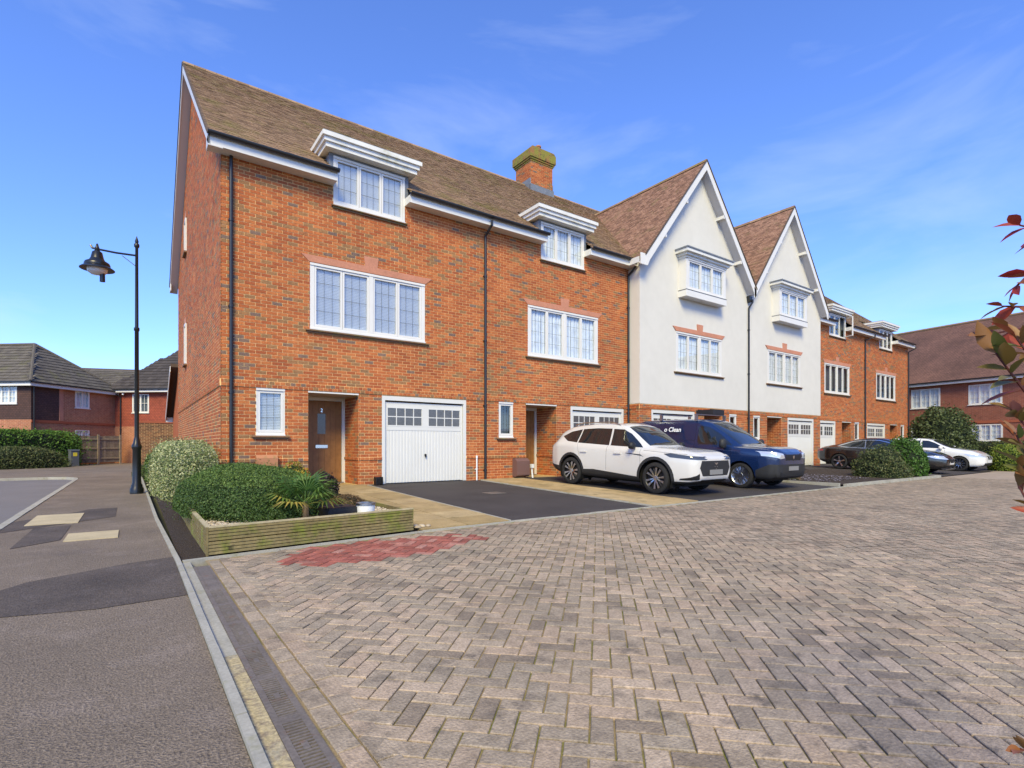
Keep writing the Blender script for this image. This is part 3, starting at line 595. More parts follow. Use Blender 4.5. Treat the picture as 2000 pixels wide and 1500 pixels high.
    # bargeboards, purlin ends and soffit boards
    for s in (0, 1):
        X = (lambda x: x) if s == 0 else (lambda x: w-x)
        bb = MB(); bb.prism([(X(-.07), ez-.09), (X(AX), AZ-.03), (X(AX), AZ-.36), (X(.12), ez-.22), (X(.02), ez-.42), (X(-.07), ez-.42)], yv-.005, yv+.02); bb.build('bargeboard', 'pvc', h)
        so = MB(); so.prism([(X(-.07), ez-.28), (X(AX), AZ-.31), (X(AX), AZ-.33), (X(-.0), ez-.30)], yv+.02, yf-.02); so.build('gable_soffit', 'soffit', h)
        ve = MB(); ve.prism([(X(-.1), ez-.085), (X(AX), AZ-.02), (X(AX), AZ+.03), (X(-.1), ez-.035)], yv-.03, yv+.03); ve.build('verge_edge', 'underlay', h)
        for t_ in (.30, .66):
            px, pz = X(AX*t_), ez+(AZ-ez)*t_-.42; MB().box(px-.05, px+.05, yv+.02, yf, pz-.06, pz+.06).build('purlin_end', 'pvc', h)
    if left_return: eaves_l = MB(); eaves_l.box(-.33, -.02, yf+.02, 0, 7.37, 7.39); eaves_l.box(-.35, -.33, yf-.3, 0.0, 7.36, 7.56); eaves_l.box(-.33, -.07, yf-.36, yf-.33, 7.30, 7.68); eaves_l.build('eaves_box', 'pvc', h)
    if valley_pipe: downpipe(h, w, yf-.07, 7.15, .2, swan=(w+.06, yf-.2), hopper=True)
    return h
H3 = white_house(14.3, 6.8, ((5.45, 5.97), (3.75, 4.95), (.64, 3.13), (1.99, 4.88), (2.15, 4.65)), 'white rendered gabled house directly beside the brick house, behind the blue van', True, True, ('dark', 'curtain', 'curtain'))
H4 = white_house(21.1, 6.5, ((.45, .97), (1.56, 2.78), (3.33, 5.8), (1.56, 4.47), (1.95, 4.4)), 'second white rendered gabled house, between the other white gable and the far brick houses', False, False, ('dark', 'curtain', 'curtain'))
downpipe(H2, 6.0, -.06, 7.36, .2, swan=(5.98, -.40))
# ================================================================ ground
def sheet(name, poly, z, m, kind='structure'):
    zz = z if callable(z) else (lambda x, y: z)
    o = MB().add([(x, y, zz(x, y)) for x, y in poly], [tuple(range(len(poly)))]).build(name, m); return tag(o, kind=kind)
sheet('ground', [(-600, -600), (600, -600), (600, 600), (-600, 600)], -.16, 'earth_far')
KY = 6.56
EY = lambda x: float(np.interp(x, [.4, 3.2, 4.75], [6.22, 6.50, 6.56]))
def dz(x, y): return ZF*min(1, max(0, (y-KY-.05)/(FY-KY-.05)))
# block paving: bed, then every block (45 degree herringbone)
sheet('paving_bed', [(.62, -8), (60, -8), (60, KY-.02), (4.75, KY-.02), (3.2, 6.48), (.62, 6.22)], -.0105, 'joint')
sheet('far_paving', [(24, -12), (60, -12), (60, KY-.06), (24, KY-.06)], -.004, 'paving_far')
sheet('far_paving_end', [(30.5, KY-.06), (60, KY-.06), (60, 12.2), (30.5, 12.2)], .0, 'paving_far')
RED = [(1.05, 5.45), (1.25, 5.40), (1.9, 5.2), (2.9, 5.28), (3.7, 5.7), (3.45, 6.0), (2.6, 6.28), (1.85, 6.33), (1.45, 6.1)]
def inpoly(x, y, P):
    c = False; j = len(P)-1
    for i in range(len(P)):
        if (P[i][1] > y) != (P[j][1] > y) and x < (P[j][0]-P[i][0])*(y-P[i][1])/(P[j][1]-P[i][1])+P[i][0]: c = not c
        j = i
    return c
block = empty('block_paving', (0, 0, 0)); tag(block, kind='structure')
def paver_mesh(Lx, Ly, tone, m):
    c = .0035; h = .05; x, y = Lx/2-.0042, Ly/2-.0042; mb = MB()
    v = [(-x, -y, -h), (x, -y, -h), (x, y, -h), (-x, y, -h), (-x, -y, -c), (x, -y, -c), (x, y, -c), (-x, y, -c), (-x+c, -y+c, 0), (x-c, -y+c, 0), (x-c, y-c, 0), (-x+c, y-c, 0)]
    mb.add(v, [(8, 9, 10, 11), (4, 5, 9, 8), (5, 6, 10, 9), (6, 7, 11, 10), (7, 4, 8, 11), (0, 1, 5, 4), (1, 2, 6, 5), (2, 3, 7, 6), (3, 0, 4, 7)], tone); return mb
PV = [paver_mesh(.203, .1015, t, 'paver').mesh('paving_block', 'paver') for t in np.linspace(.02, 1, 12)]
PVR = [paver_mesh(.203, .1015, t, 'paver_red').mesh('paving_block', 'paver_red') for t in (.1, .5, .9)]
pl = []
P = .1015; c45 = math.cos(R(45))
for i in range(-330, 330):
    for j in range(-330, 330):
        # 2x1 herringbone on a unit grid rotated 45 degrees to the kerb
        k = (i-j) % 4
        if k == 0: cx, cy, rot = i+1, j+.5, 0
        elif k == 3: cx, cy, rot = i+.5, j+1, 1
        else: continue
        # rotate by 45 and shift
        X = (cx*c45-cy*c45)*P+9.0; Y = (cx*c45+cy*c45)*P-1.0
        if X < .80 or X > 24 or Y > EY(X)-.10 or Y < -3: continue
        d = X*.5846+Y*.8114; l = X*.8114-Y*.5846
        if d < -.6 or abs(l) > max(d, 0)*1.35+2.2: continue
        seen = d > 1.85 and abs(l) < d*.98
        pl.append((math.hypot(d, l)+(0 if seen else 100), X, Y, rot))
pl.sort()
mbp = MB(); mbr = MB(); cnt = 0
for (dd, X, Y, rot) in pl:
    red = inpoly(X+random.gauss(0, .07), Y+random.gauss(0, .05), RED); ang = R(45+90*rot)+random.uniform(-.012, .012); z = random.uniform(-.0025, .0025); tl = (random.uniform(-.006, .006), random.uniform(-.006, .006))
    if cnt < 300 or (red and cnt < 300):
        o = bpy.data.objects.new('paving_block', random.choice(PVR) if red else random.choices(PV, [1.2, 1, 1.2, 1.4, 1.6, 2, 2, 2, 2, 1.6, 1.3, 1])[0]); o.location = (X, Y, z); o.rotation_euler = (tl[0], tl[1], ang); link(o, block); cnt += 1
        continue
    m = mbr if red else mbp; ca, sa = math.cos(ang), math.sin(ang); b = len(m.v); hx, hy = .0973, .0466
    if dd < 7 or 100 < dd < 105: 
        for (px, py, pz) in ((-hx, -hy, -.005), (hx, -hy, -.005), (hx, hy, -.005), (-hx, hy, -.005), (-hx+.0035, -hy+.0035, 0), (hx-.0035, -hy+.0035, 0), (hx-.0035, hy-.0035, 0), (-hx+.0035, hy-.0035, 0)):
            m.v.append((X+px*ca-py*sa, Y+px*sa+py*ca, z+pz+px*tl[1]*-1+py*tl[0]))
        m.f += [(b+4, b+5, b+6, b+7), (b, b+1, b+5, b+4), (b+1, b+2, b+6, b+5), (b+2, b+3, b+7, b+6), (b+3, b, b+4, b+7)]; m.t += [random.random()]*5
    else:
        for (px, py, pz) in ((-hx, -hy, 0), (hx, -hy, 0), (hx, hy, 0), (-hx, hy, 0)): m.v.append((X+px*ca-py*sa, Y+px*sa+py*ca, z*.6))
        m.f.append((b, b+1, b+2, b+3)); m.t.append(random.random())
tag(mbp.build('paving_blocks', 'paver', block), kind='stuff'); tag(mbr.build('red_paving_blocks', 'paver_red', block), kind='stuff')
# two rows of stretcher blocks beside the drain
row = empty('edge_course', (0, 0, 0)); tag(row, kind='structure')
for r_ in range(2):
    y = -2.8+r_*.07
    while y < EY(.7)-.13:
        o = bpy.data.objects.new('paving_block', random.choices(PV, [1, 1, 1.4, 1.6, 1.6, 2, 2, 2, 1.6, 1.3, 1, .6])[0]); o.location = (.685+.103*r_, y, random.uniform(-.002, .003)); o.rotation_euler = (random.uniform(-.006, .006), random.uniform(-.006, .006), R(90)+random.uniform(-.015, .015)); link(o, row); y += .205
# drainage channel with slotted grates
dr = empty('drainage_channel', (.555, 0, 0), 0, 'cast iron slotted drainage channel between the tarmac path and the block paving', 'drain')
MB().box(-.07, .07, -3.1, 6.2, -.12, -.06).build('channel_bed', 'iron_dark', dr)
gm = MB(); gm.box(-.068, -.040, 0, .498, -.03, .0); gm.box(.040, .068, 0, .498, -.03, .0); gm.box(-.040, .040, 0, .03, -.03, -.001); gm.box(-.040, .040, .468, .498, -.03, -.001)
for k in range(18): gm.box(-.040, .040, .034+k*.0243, .034+k*.0243+.0115, -.028, -.001)
gm.box(-.012, .012, .22, .28, -.003, .001); gme = gm.mesh('grate', 'iron')
gs = MB(); gs.box(-.068, .068, 0, .498, -.03, 0); gs.box(-.046, -.042, 0, .498, 0, .004); gs.box(.042, .046, 0, .498, 0, .004); gse = gs.mesh('cover_plate', 'iron')
y = -3.1; k = 0
while y < 5.8:
    o = bpy.data.objects.new('grate' if y < 4.9 else 'cover_plate', gme if y < 4.9 else gse); o.location = (0, y, random.uniform(-.002, .002)); link(o, dr); y += .5
# tarmac footpath, road, kerbs
sheet('footpath', [(-1.45, -8), (.36, -8), (.36, 30), (1.2, 44), (-12, 44), (-12, 25.3), (-2.3, 25.3), (-1.75, 24.9), (-1.5, 24.2), (-1.45, 23.5)], 0, 'tarmac')
sheet('road', [(-60, -60), (-1.55, -60), (-1.55, 25.1), (-60, 25.1)], -.075, 'road')
def tpatch(name, poly, m, z=.004): return sheet(name, poly, z, m)
tpatch('tarmac_patch', [(-1.45, 4.55), (-.80, 4.95), (-.2, 4.78), (.36, 4.82), (.36, 6.55), (.0, 6.45), (-.72, 6.05), (-1.05, 5.5)], 'tarmac_dark')
tpatch('tarmac_trench', [(-1.44, 9.6), (-.2, 10.8), (-.2, 12.3), (-.62, 12.3), (-.75, 11.9), (-1.44, 10.9)], 'tarmac_dark')
tpatch('tarmac_strip', [(-1.1, 8.1), (-.7, 8.5), (-.7, 10.0), (-1.1, 9.9)], 'tarmac_dark', .005)
for (a, b, c, d) in ((-1.24, -.64, 10.25, 11.6), (-.66, -.13, 8.33, 9.0)):
    o = MB().box(a, b, c, d, -.05, .012).build('inspection_cover', 'cover_slab'); tag(o, 'buff concrete inspection cover %s' % ('in the dark trench patch near the road kerb' if a < -1 else 'in the middle of the tarmac path'), 'cover')
def kerbline(name, pts, w, z0, z1, m, seg=.9):
    e = empty(name, (0, 0, 0)); tag(e, kind='structure')
    for (p, q) in zip(pts[:-1], pts[1:]):
        p, q = Vector((*p, 0)), Vector((*q, 0)); Lg = (q-p).length; n = max(1, round(Lg/seg)); d = (q-p).normalized(); s = Vector((-d.y, d.x, 0))
        for k in range(n):
            a, b = p+d*(Lg*k/n+.003), p+d*(Lg*(k+1)/n-.003); j = random.uniform(-.003, .003)
            za = z0; v = [a-s*w/2, b-s*w/2, b+s*w/2, a+s*w/2]
            MB().add([(x.x, x.y, za) for x in v]+[(x.x+s.x*(.004 if i > 1 else -.004)*-1, x.y, z1+j) for i, x in enumerate(v)], [(4, 5, 6, 7), (0, 1, 5, 4), (1, 2, 6, 5), (2, 3, 7, 6), (3, 0, 4, 7)]).build('kerb_stone', m, e)
    return e
kerbline('path_edging', [(.385, -3.1), (.385, 6.25), (.33, 10), (.30, 30)], .05, -.1, .022, 'kerb')
kerbline('kerb', [(-1.5, 2), (-1.5, 23.4), (-1.58, 24.2), (-1.85, 24.9), (-2.4, 25.2), (-4.5, 25.25)], .11, -.12, .012, 'kerb')
kerbline('front_edging', [(.42, 6.22), (3.2, 6.50), (4.75, KY), (8.05, KY), (14.2, KY), (16.2, KY)], .055, -.1, .012, 'kerb')
MB().box(.412, .485, 3.31, 6.2, -.05, -.004).build('concrete_haunch', 'kerb')['kind'] = 'structure'
ys = MB().box(.412, .485, -3.1, 3.3, -.05, -.002).build('mortar_strip', 'kerb_yellow'); tag(ys, kind='structure')
# front gardens, drives and slab paths (they rise gently to the houses)
def ramp(name, x0, x1, m, y0=KY+.03, y1=FY+.9, up=.0, n=8):
    mb = MB()
    for k in range(n):
        a, b = y0+(y1-y0)*k/n, y0+(y1-y0)*(k+1)/n; mb.quad((x0, a, dz(0, a)+up), (x1, a, dz(0, a)+up), (x1, b, dz(0, b)+up), (x0, b, dz(0, b)+up))
    return tag(mb.build(name, m), kind='structure')
ramp('garden_soil', .41, 60, 'soil', y0=6.24, up=-.03, y1=40)
ramp('driveway', 4.76, 8.02, 'drive'); ramp('driveway', 9.55, 16.0, 'drive', up=.001); ramp('driveway', 23.6, 40, 'drive', up=.002)
def slabs(name, x0, x1, cols, y0, y1, rowh):
    e = empty(name, (0, 0, 0)); tag(e, kind='structure'); bed = ramp('path_bed', x0, x1, 'soil', y0, y1, .0); w = (x1-x0)/cols; y = y0; 
    while y < y1-.1:
        yb = min(y+rowh, y1)
        for c in range(cols):
            a, b = x0+w*c+.007, x0+w*(c+1)-.007; z = .022+random.uniform(-.003, .003); mb = MB()
            p = [(a, y+.007), (b, y+.007), (b, yb-.007), (a, yb-.007)]
            mb.add([(px, py, dz(0, py)-.03) for px, py in p]+[(px, py, dz(0, py)+z) for px, py in p], [(4, 5, 6, 7), (0, 1, 5, 4), (1, 2, 6, 5), (2, 3, 7, 6), (3, 0, 4, 7)], random.random()); mb.build('paving_slab', 'slab', e)
        y = yb
slabs('slab_path', 3.22, 4.70, 2, KY+.04, FY-.01, .62); slabs('slab_path', 8.07, 9.50, 2, KY+.04, FY-.01, .62)
kerbline('drive_edging', [(4.73, KY+.05), (4.73, FY-.15)], .045, -.05, .0, 'kerb'); 
for o in [c for c in bpy.data.objects if c.name.startswith('drive_edging')][0].children:
    for v in o.data.vertices: v.co.z += dz(0, v.co.y)+.022
kerbline('drive_edging', [(8.045, KY+.05), (8.045, FY-.15)], .04, -.05, .0, 'kerb')
for e in [c for c in bpy.data.objects if c.name.startswith('drive_edging.')]:
    for o in e.children:
        for v in o.data.vertices: v.co.z += dz(0, v.co.y)+.022
# gully grate in the drive
gg = empty('drive_gully', (6.62, 9.88, dz(0, 9.88)), 0, 'small square iron drain grate in the black tarmac drive', 'drain')
m = MB(); m.box(-.2, .2, -.2, -.17, .0, .008); m.box(-.2, .2, .17, .2, 0, .008); m.box(-.2, -.17, -.17, .17, 0, .008); m.box(.17, .2, -.17, .17, 0, .008); m.build('grate_frame', 'iron', gg)
m = MB(); [m.box(-.165+k*.03, -.15+k*.03, -.17, .17, .001, .007) for k in range(12)]; m.build('grate_bars', 'iron', gg)
# island bed with kerb
kerbline('island_kerb', [(16.2, KY), (23.6, KY-.1)], .10, -.1, .08, 'kerb'); kerbline('island_kerb', [(16.1, KY+.1), (16.1, 10.4)], .10, -.1, .10, 'kerb'); kerbline('island_kerb', [(23.6, KY-.1), (23.9, 8.2)], .1, -.1, .08, 'kerb')
sheet('island_bed', [(16.15, KY+.04), (23.6, KY-.04), (23.85, 10.5), (16.15, 10.5)], lambda x, y: dz(0, y)+.06, 'soil')
m = MB()
for k in range(900):
    x, y = random.uniform(16.3, 19.6), random.uniform(7.2, 10.3); s = random.uniform(.02, .05); a = random.random()*3; m.add([(x+s*math.cos(a+q), y+s*.6*math.sin(a+q), dz(0, y)+.07+random.uniform(0, .02)) for q in (0, 1.6, 3.1, 4.7)], [(0, 1, 2, 3)], random.random())
tag(m.build('slate_chippings', 'slate_chip'), 'purple grey slate chippings on the island bed', 'gravel', kind='stuff')
# ================================================================ background buildings
texbrick('brick_wall_far', (.40, .15, .075), (.33, .11, .06), (.46, .30, .18), .225, .075, .008)
texbrick('brick_wall_red', (.27, .085, .05), (.22, .065, .04), (.30, .17, .11), .225, .075, .007)
texbrick('tilehang_dark', (.085, .042, .035), (.065, .033, .028), (.025, .014, .012), .17, .10, .008)
texbrick('tilehang_orange', (.33, .075, .04), (.27, .06, .035), (.10, .025, .015), .17, .10, .008)
texbrick('rooftile_far', (.17, .085, .06), (.135, .066, .048), (.04, .025, .02), .165, .10, .008, nz=[(.5, .3), (4, .15)])
mat('conc_tile', ramp=[(0, (.085, .075, .065)), (1, (.13, .115, .095))], rough=.9, n=[(14, .2)], n2=(.9, .55, .75, (.12, .115, .05)))
mat('conc_tile_dark', ramp=[(0, (.045, .038, .036)), (1, (.07, .06, .056))], rough=.9, n=[(14, .2)])
def at_px(o, d, px):
    """distance t along o + t*d at which the line crosses image column px"""
    k = (px-1000)/1034; s_, c_ = .58455, .81136
    A = (o[0]*c_-o[1]*s_)-k*(o[0]*s_+o[1]*c_); B = (d[0]*c_-d[1]*s_)-k*(d[0]*s_+d[1]*c_); return -A/B
def z_px(o, d, t, py):
    x, y = o[0]+d[0]*t, o[1]+d[1]*t; return 1.17+(869-py)/1034*(x*.58455+y*.81136)
UVX = lambda c: (c[0], c[2]); UVY = lambda c: (c[1], c[2])
def wall_plane(parent, a, b, z0, z1, ops, m, axis='x', name='wall'):
    mb = MB()
    for (p, q, c, d) in rects_with_openings(a, b, z0, z1, ops):
        mb.quad((p, 0, c), (q, 0, c), (q, 0, d), (p, 0, d)) if axis == 'x' else mb.quad((0, q, c), (0, p, c), (0, p, d), (0, q, d))
    return mb.build(name, m, parent, uv=UVX if axis == 'x' else UVY)
def far_window(parent, a, b, z0, z1, n, axis='x', bars=(2, 3), back='curtain'):
    e = MB(); P = (lambda x0, x1, y0, y1, c, d: e.box(x0, x1, y0, y1, c, d)) if axis == 'x' else (lambda x0, x1, y0, y1, c, d: e.box(y0, y1, x0, x1, c, d))
    P(a, b, -.02, .06, z0, z0+.07); P(a, b, -.02, .06, z1-.06, z1)
    for k in range(n+1): x = a+.035+(b-a-.07)*k/n; P(x-.05, x+.05, -.018, .06, z0+.07, z1-.06)
    P(a-.05, b+.05, -.06, .02, z0-.05, z0-.002); w = e.build('window', 'pvc', parent)
    for k in range(n):
        x0, x1 = a+.035+(b-a-.07)*k/n+.05, a+.035+(b-a-.07)*(k+1)/n-.05
        e = MB()
        for i in range(1, bars[0]): P_ = x0+(x1-x0)*i/bars[0]; (e.box(P_-.012, P_+.012, -.008, .0, z0+.07, z1-.06) if axis == 'x' else e.box(-.008, 0, P_-.012, P_+.012, z0+.07, z1-.06))
        for i in range(1, bars[1]): z = z0+.07+(z1-z0-.13)*i/bars[1]; (e.box(x0, x1, -.007, .001, z-.012, z+.012) if axis == 'x' else e.box(-.007, .001, x0, x1, z-.012, z+.012))
        e.build('glazing_bars', 'pvc', w)
        e = MB(); (e.quad((x0, .005, z0+.07), (x1, .005, z0+.07), (x1, .005, z1-.06), (x0, .005, z1-.06)) if axis == 'x' else e.quad((.005, x1, z0+.07), (.005, x0, z0+.07), (.005, x0, z1-.06), (.005, x1, z1-.06))); e.build('pane', 'glass', w)
        e = MB(); (e.box(x0-.02, x1+.02, .07, .09, z0+.05, z1-.04) if axis == 'x' else e.box(.07, .09, x0-.02, x1+.02, z0+.05, z1-.04)); e.build('curtain', back, w)
    return w
# left: house with dark tile hanging, hipped end towards the camera
C0 = (-4.38, 38.5); D1 = (.655, .756); E1 = (-.756, .655)
A = empty('detached_house', (*C0, 0), math.atan2(.756, .655), 'house with dark brown tile-hung corner and grey hipped roof behind the green hedge', 'house')
Ls = 5.6; EZ = 4.62
ts = [at_px(C0, D1, p) for p in (147, 174)]; zs = [z_px(C0, D1, ts[0], p) for p in (796, 762)]
tf = [at_px(C0, E1, p) for p in (33, -12)]; zf_ = [z_px(C0, E1, tf[0], p) for p in (788, 751)]
tb = at_px(C0, D1, 116)
wall_plane(A, 0, tb, 2.55, EZ, [], 'tilehang_dark', name='tile_hanging'); wall_plane(A, tb, Ls, 2.4, EZ, [(ts[0], ts[1], zs[0], zs[1])], 'brick_wall_far'); wall_plane(A, 0, Ls, 0, 2.4, [(ts[0], ts[1], .9, 2.05)], 'brick_wall_far', name='lower_wall')
m = MB(); m.box(0, Ls, -.04, 0, 2.4, 2.54); m.build('string_course', 'brick_red', A); m = MB(); m.box(tb-.02, tb+.22, -.03, 0, 2.56, EZ); m.build('quoin_strip', 'lintel', A)
wall_plane(A, 0, 9, 2.55, EZ, [(tf[0], tf[1], zf_[0], zf_[1])], 'tilehang_dark', 'y', 'front_tile_hanging'); wall_plane(A, 0, 9, 0, 2.55, [], 'brick_wall_far', 'y', 'front_lower_wall')
far_window(A, ts[0], ts[1], zs[0], zs[1], 2); far_window(A, ts[0], ts[1], .9, 2.05, 2); far_window(A, tf[0], tf[1], zf_[0], zf_[1], 3, 'y')
rz = EZ+.1; hw = Ls/2; RZ = EZ+2.55; r = MB()
r.add([(-.3, -.3, rz-.15), (Ls+.3, -.3, rz-.15), (hw, hw, RZ), (-.3, 12, rz-.15), (hw, 12, RZ), (Ls+.3, 12, rz-.15)], [(0, 1, 2), (0, 2, 4, 3), (1, 5, 4, 2)]); ra = r.build('roof', 'underlay', A)
t = MB(); sl = math.hypot(hw+.3, RZ-rz+.15)
def tri_skip(p): f = (p.z-(rz-.15))/(RZ-rz+.15); return p.x < -.3+f*(hw+.3) or p.x > Ls+.3-f*(hw+.3)
tiles(t, (-.3, -.3, rz-.14), (1, 0, 0), (0, hw+.3, RZ-rz+.15), Ls+.6, sl, .30, .30, tri_skip, .035)
tiles(t, (-.3, 12, rz-.14), (0, -1, 0), (hw+.3, 0, RZ-rz+.15), 12.3, sl, .30, .30, lambda p: p.y < -.3+(p.z-(rz-.15))/(RZ-rz+.15)*(hw+.3), .035)
tag(t.build('tiling', 'conc_tile', ra), kind='stuff')
hp = MB(); hp.tube([(-.3, -.3, rz-.12), (hw, hw, RZ+.02)], .09, 8); hp.tube([(Ls+.3, -.3, rz-.12), (hw, hw, RZ+.02)], .09, 8); hp.tube([(hw, hw, RZ+.02), (hw, 12, RZ+.02)], .09, 8); hp.build('hip_tiles', 'conc_tile', ra, True)
e = MB(); e.box(-.28, Ls+.3, -.30, -.27, rz-.36, rz-.17); e.box(-.28, Ls+.3, -.27, 0, rz-.36, rz-.34); e.box(-.30, -.281, -.28, 9, rz-.36, rz-.17); e.build('fascia', 'pvc', A); g = MB(); g.box(-.36, Ls+.3, -.38, -.301, rz-.19, rz-.11); g.box(-.38, -.301, -.38, 9, rz-.19, rz-.11); g.build('gutter', 'gutter', A)
downpipe(A, .12, -.06, rz-.2, .1)
B = empty('detached_house', (-.83, 42.6, 0), math.atan2(-.655, .756), 'house with orange-red tile hanging and dark roof beyond the gable wall', 'house')
Bo, Bd = (-.83, 42.6), (.756, -.655); tw = [at_px(Bo, Bd, p) for p in (259, 291)]; zw = [z_px(Bo, Bd, tw[0], p) for p in (806, 770)]
wall_plane(B, 0, 12, 2.35, 4.75, [(tw[0], tw[1], zw[0], zw[1])], 'tilehang_orange', name='tile_hanging'); wall_plane(B, 0, 12, 0, 2.35, [], 'brick_wall_far'); far_window(B, tw[0], tw[1], zw[0], zw[1], 2, bars=(2, 2), back='room')
r = MB(); r.add([(-.3, -.35, 4.72), (12, -.35, 4.72), (12, 4, 9.0), (3.6, 4, 9.0), (-.3, 8, 4.72), (12, 8, 4.72)], [(0, 1, 2, 3), (0, 3, 4), (4, 3, 2, 5)]); rb = r.build('roof', 'underlay', B)
t = MB(); tiles(t, (-.3, -.35, 4.73), (1, 0, 0), (0, 4.35, 4.28), 12.3, 6.1, .30, .30, lambda p: p.x < -.3+(p.z-4.72)/4.28*3.9, .035); tag(t.build('tiling', 'conc_tile_dark', rb), kind='stuff')
e = MB(); e.box(-.3, 12, -.36, -.33, 4.52, 4.70); e.box(-.3, 12, -.33, 0, 4.52, 4.54); e.build('fascia', 'pvc', B); MB().box(-.3, 12, -.44, -.361, 4.66, 4.75).build('gutter', 'gutter', B); downpipe(B, .45, -.06, 4.5, .05, swan=(.2, -.38))
m = MB(); m.lathe([(0, 0), (.05, .01), (.07, .06), (.05, .12)], .75, -.2, 10); [None]; o = m.build('security_lamp', 'plastic_white', B, True); o.location = (0, 0, 4.35)
# a farther roof between the two
Cc = empty('detached_house', (-6.5, 49, 0), R(-20), 'farther house of which only a low grey roof shows between the two left houses', 'house'); m = MB(); m.box(0, 14, 0, 7, 0, 4.6); m.build('wall', 'brick_far', Cc)
r = MB(); r.add([(-.3, -.3, 4.6), (14.3, -.3, 4.6), (14.3, 3.5, 7.0), (-.3, 3.5, 7.0), (-.3, 7.3, 4.6), (14.3, 7.3, 4.6)], [(0, 1, 2, 3), (3, 2, 5, 4)]); rc = r.build('roof', 'underlay', Cc)
t = MB(); tiles(t, (-.3, -.3, 4.61), (1, 0, 0), (0, 3.8, 2.4), 14.6, 4.4, .30, .30, None, .035); tag(t.build('tiling', 'conc_tile', rc), kind='stuff'); MB().tube([(6.5, 2.2, 5.9), (6.5, 2.2, 6.8)], .07, 8).build('flue', 'gutter', Cc)
# right: long brick building across the end of the close
Ro = (44.6, 13.96); Rd = (-.173, -.984); Rb = empty('apartment_building', (*Ro, 0), math.atan2(-.984, -.173), 'long red brick two-storey building with a deep brown roof across the end of the close', 'building')
wins = []
for (p0, p1, q0, q1, n) in ((1780, 1836, 797, 760, 3), (1892, 1957, 789, 750, 3), (1780, 1836, 868, 835, 3), (1893, 1958, 861, 829, 3)):
    a, b = at_px(Ro, Rd, p0), at_px(Ro, Rd, p1); tm = (a+b)/2; wins.append((a, b, z_px(Ro, Rd, tm, q0), z_px(Ro, Rd, tm, q1), n))
for k in range(2): wins += [(wins[1][1]+2.2+k*4.5, wins[1][1]+4.0+k*4.5, wins[1][2], wins[1][3], 3), (wins[1][1]+2.2+k*4.5, wins[1][1]+4.0+k*4.5, wins[3][2], wins[3][3], 3)]
RE = 5.35
wall_plane(Rb, -4, 34, 0, RE, [w[:4] for w in wins], 'brick_wall_red'); [far_window(Rb, *w[:4], w[4], bars=(2, 3)) for w in wins]
m = MB(); m.box(-4, 34, -.035, 0, 2.55, 2.7); m.build('string_course', 'brick_red', Rb)
r = MB(); r.add([(-4, -.4, RE+.05), (34, -.4, RE+.05), (34, 4.6, RE+4.6), (-4, 4.6, RE+4.6), (-4, 9.6, RE), (34, 9.6, RE)], [(0, 1, 2, 3), (3, 2, 5, 4)]); r.build('roof', 'rooftile_far', Rb, uv=lambda c: (c[0], c[2]*1.45))
m = MB(); m.tube([(-4, 4.6, RE+4.62), (34, 4.6, RE+4.62)], .1, 8); m.build('ridge_tiles', 'tile', Rb, True)
e = MB(); e.box(-4, 34, -.40, -.37, RE-.16, RE+.02); e.box(-4, 34, -.37, 0, RE-.16, RE-.14); e.build('fascia', 'pvc', Rb); MB().box(-4, 34, -.48, -.401, RE-.02, RE+.07).build('gutter', 'gutter', Rb)
mat('brick_dark', ramp=[(0, (.10, .05, .03)), (1, (.24, .11, .05))], rough=.9, n=[(9, .3)])
# brick garden wall and timber fence at the end of the path
gw_ = empty('garden_wall', (.35, 33.5, 0), 0, 'dark brown brick garden wall between the gable and the tile-hung house', 'wall'); m = MB(); m.box(0, 3, 0, .22, 0, 2.32); m.build('wall_core', 'mortar', gw_); b = MB(); lay(b, (0, 0), (1, 0), (0, -1), 0, 3, .02, 2.3); tag(b.build('brickwork', 'brick_dark', gw_), kind='stuff'); MB().box(-.03, 3, -.03, .25, 2.32, 2.40).build('coping', 'brick_red', gw_)
F0, F1 = Vector((-2.75, 39.6, 0)), Vector((-.55, 41.2, 0)); fd = (F1-F0).normalized(); fl = (F1-F0).length
fe = empty('timber_fence', F0, math.atan2(fd.y, fd.x), 'weathered close-board timber fence in front of the brick side wall', 'fence'); k = 0
while k*.125 < fl: MB().box(k*.125, k*.125+.12, random.uniform(-.02, -.008), .012, .12, 1.72+random.uniform(-.015, .015), random.random()).build('fence_board', 'fence', fe); k += 1
for z in (.35, .95, 1.5): MB().prism([(-.05, z-.04), (-.021, z-.05), (-.021, z+.05), (-.05, z+.03)], 0, fl, 'x').build('rail', 'fence', fe)
for x in (0, fl*.52, fl): MB().box(x-.05, x+.05, -.09, .0-.022, 0, 1.8, .8).build('post', 'fence', fe)
cb = empty('utility_cabinet', (-2.55, 37.9, 0), R(35), 'small dark grey utility cabinet with a yellow sticker beside the fence', 'cabinet'); MB().box(-.2, .2, -.12, .12, 0, .85).build('cabinet_body', 'cabinet', cb); MB().prism([(-.15, .85), (.15, .85), (.12, .92), (-.12, .92)], -.22, .22, 'x').build('cabinet_lid', 'cabinet', cb); MB().box(-.1, .1, -.126, -.121, .55, .75).build('sticker', 'sticker', cb)
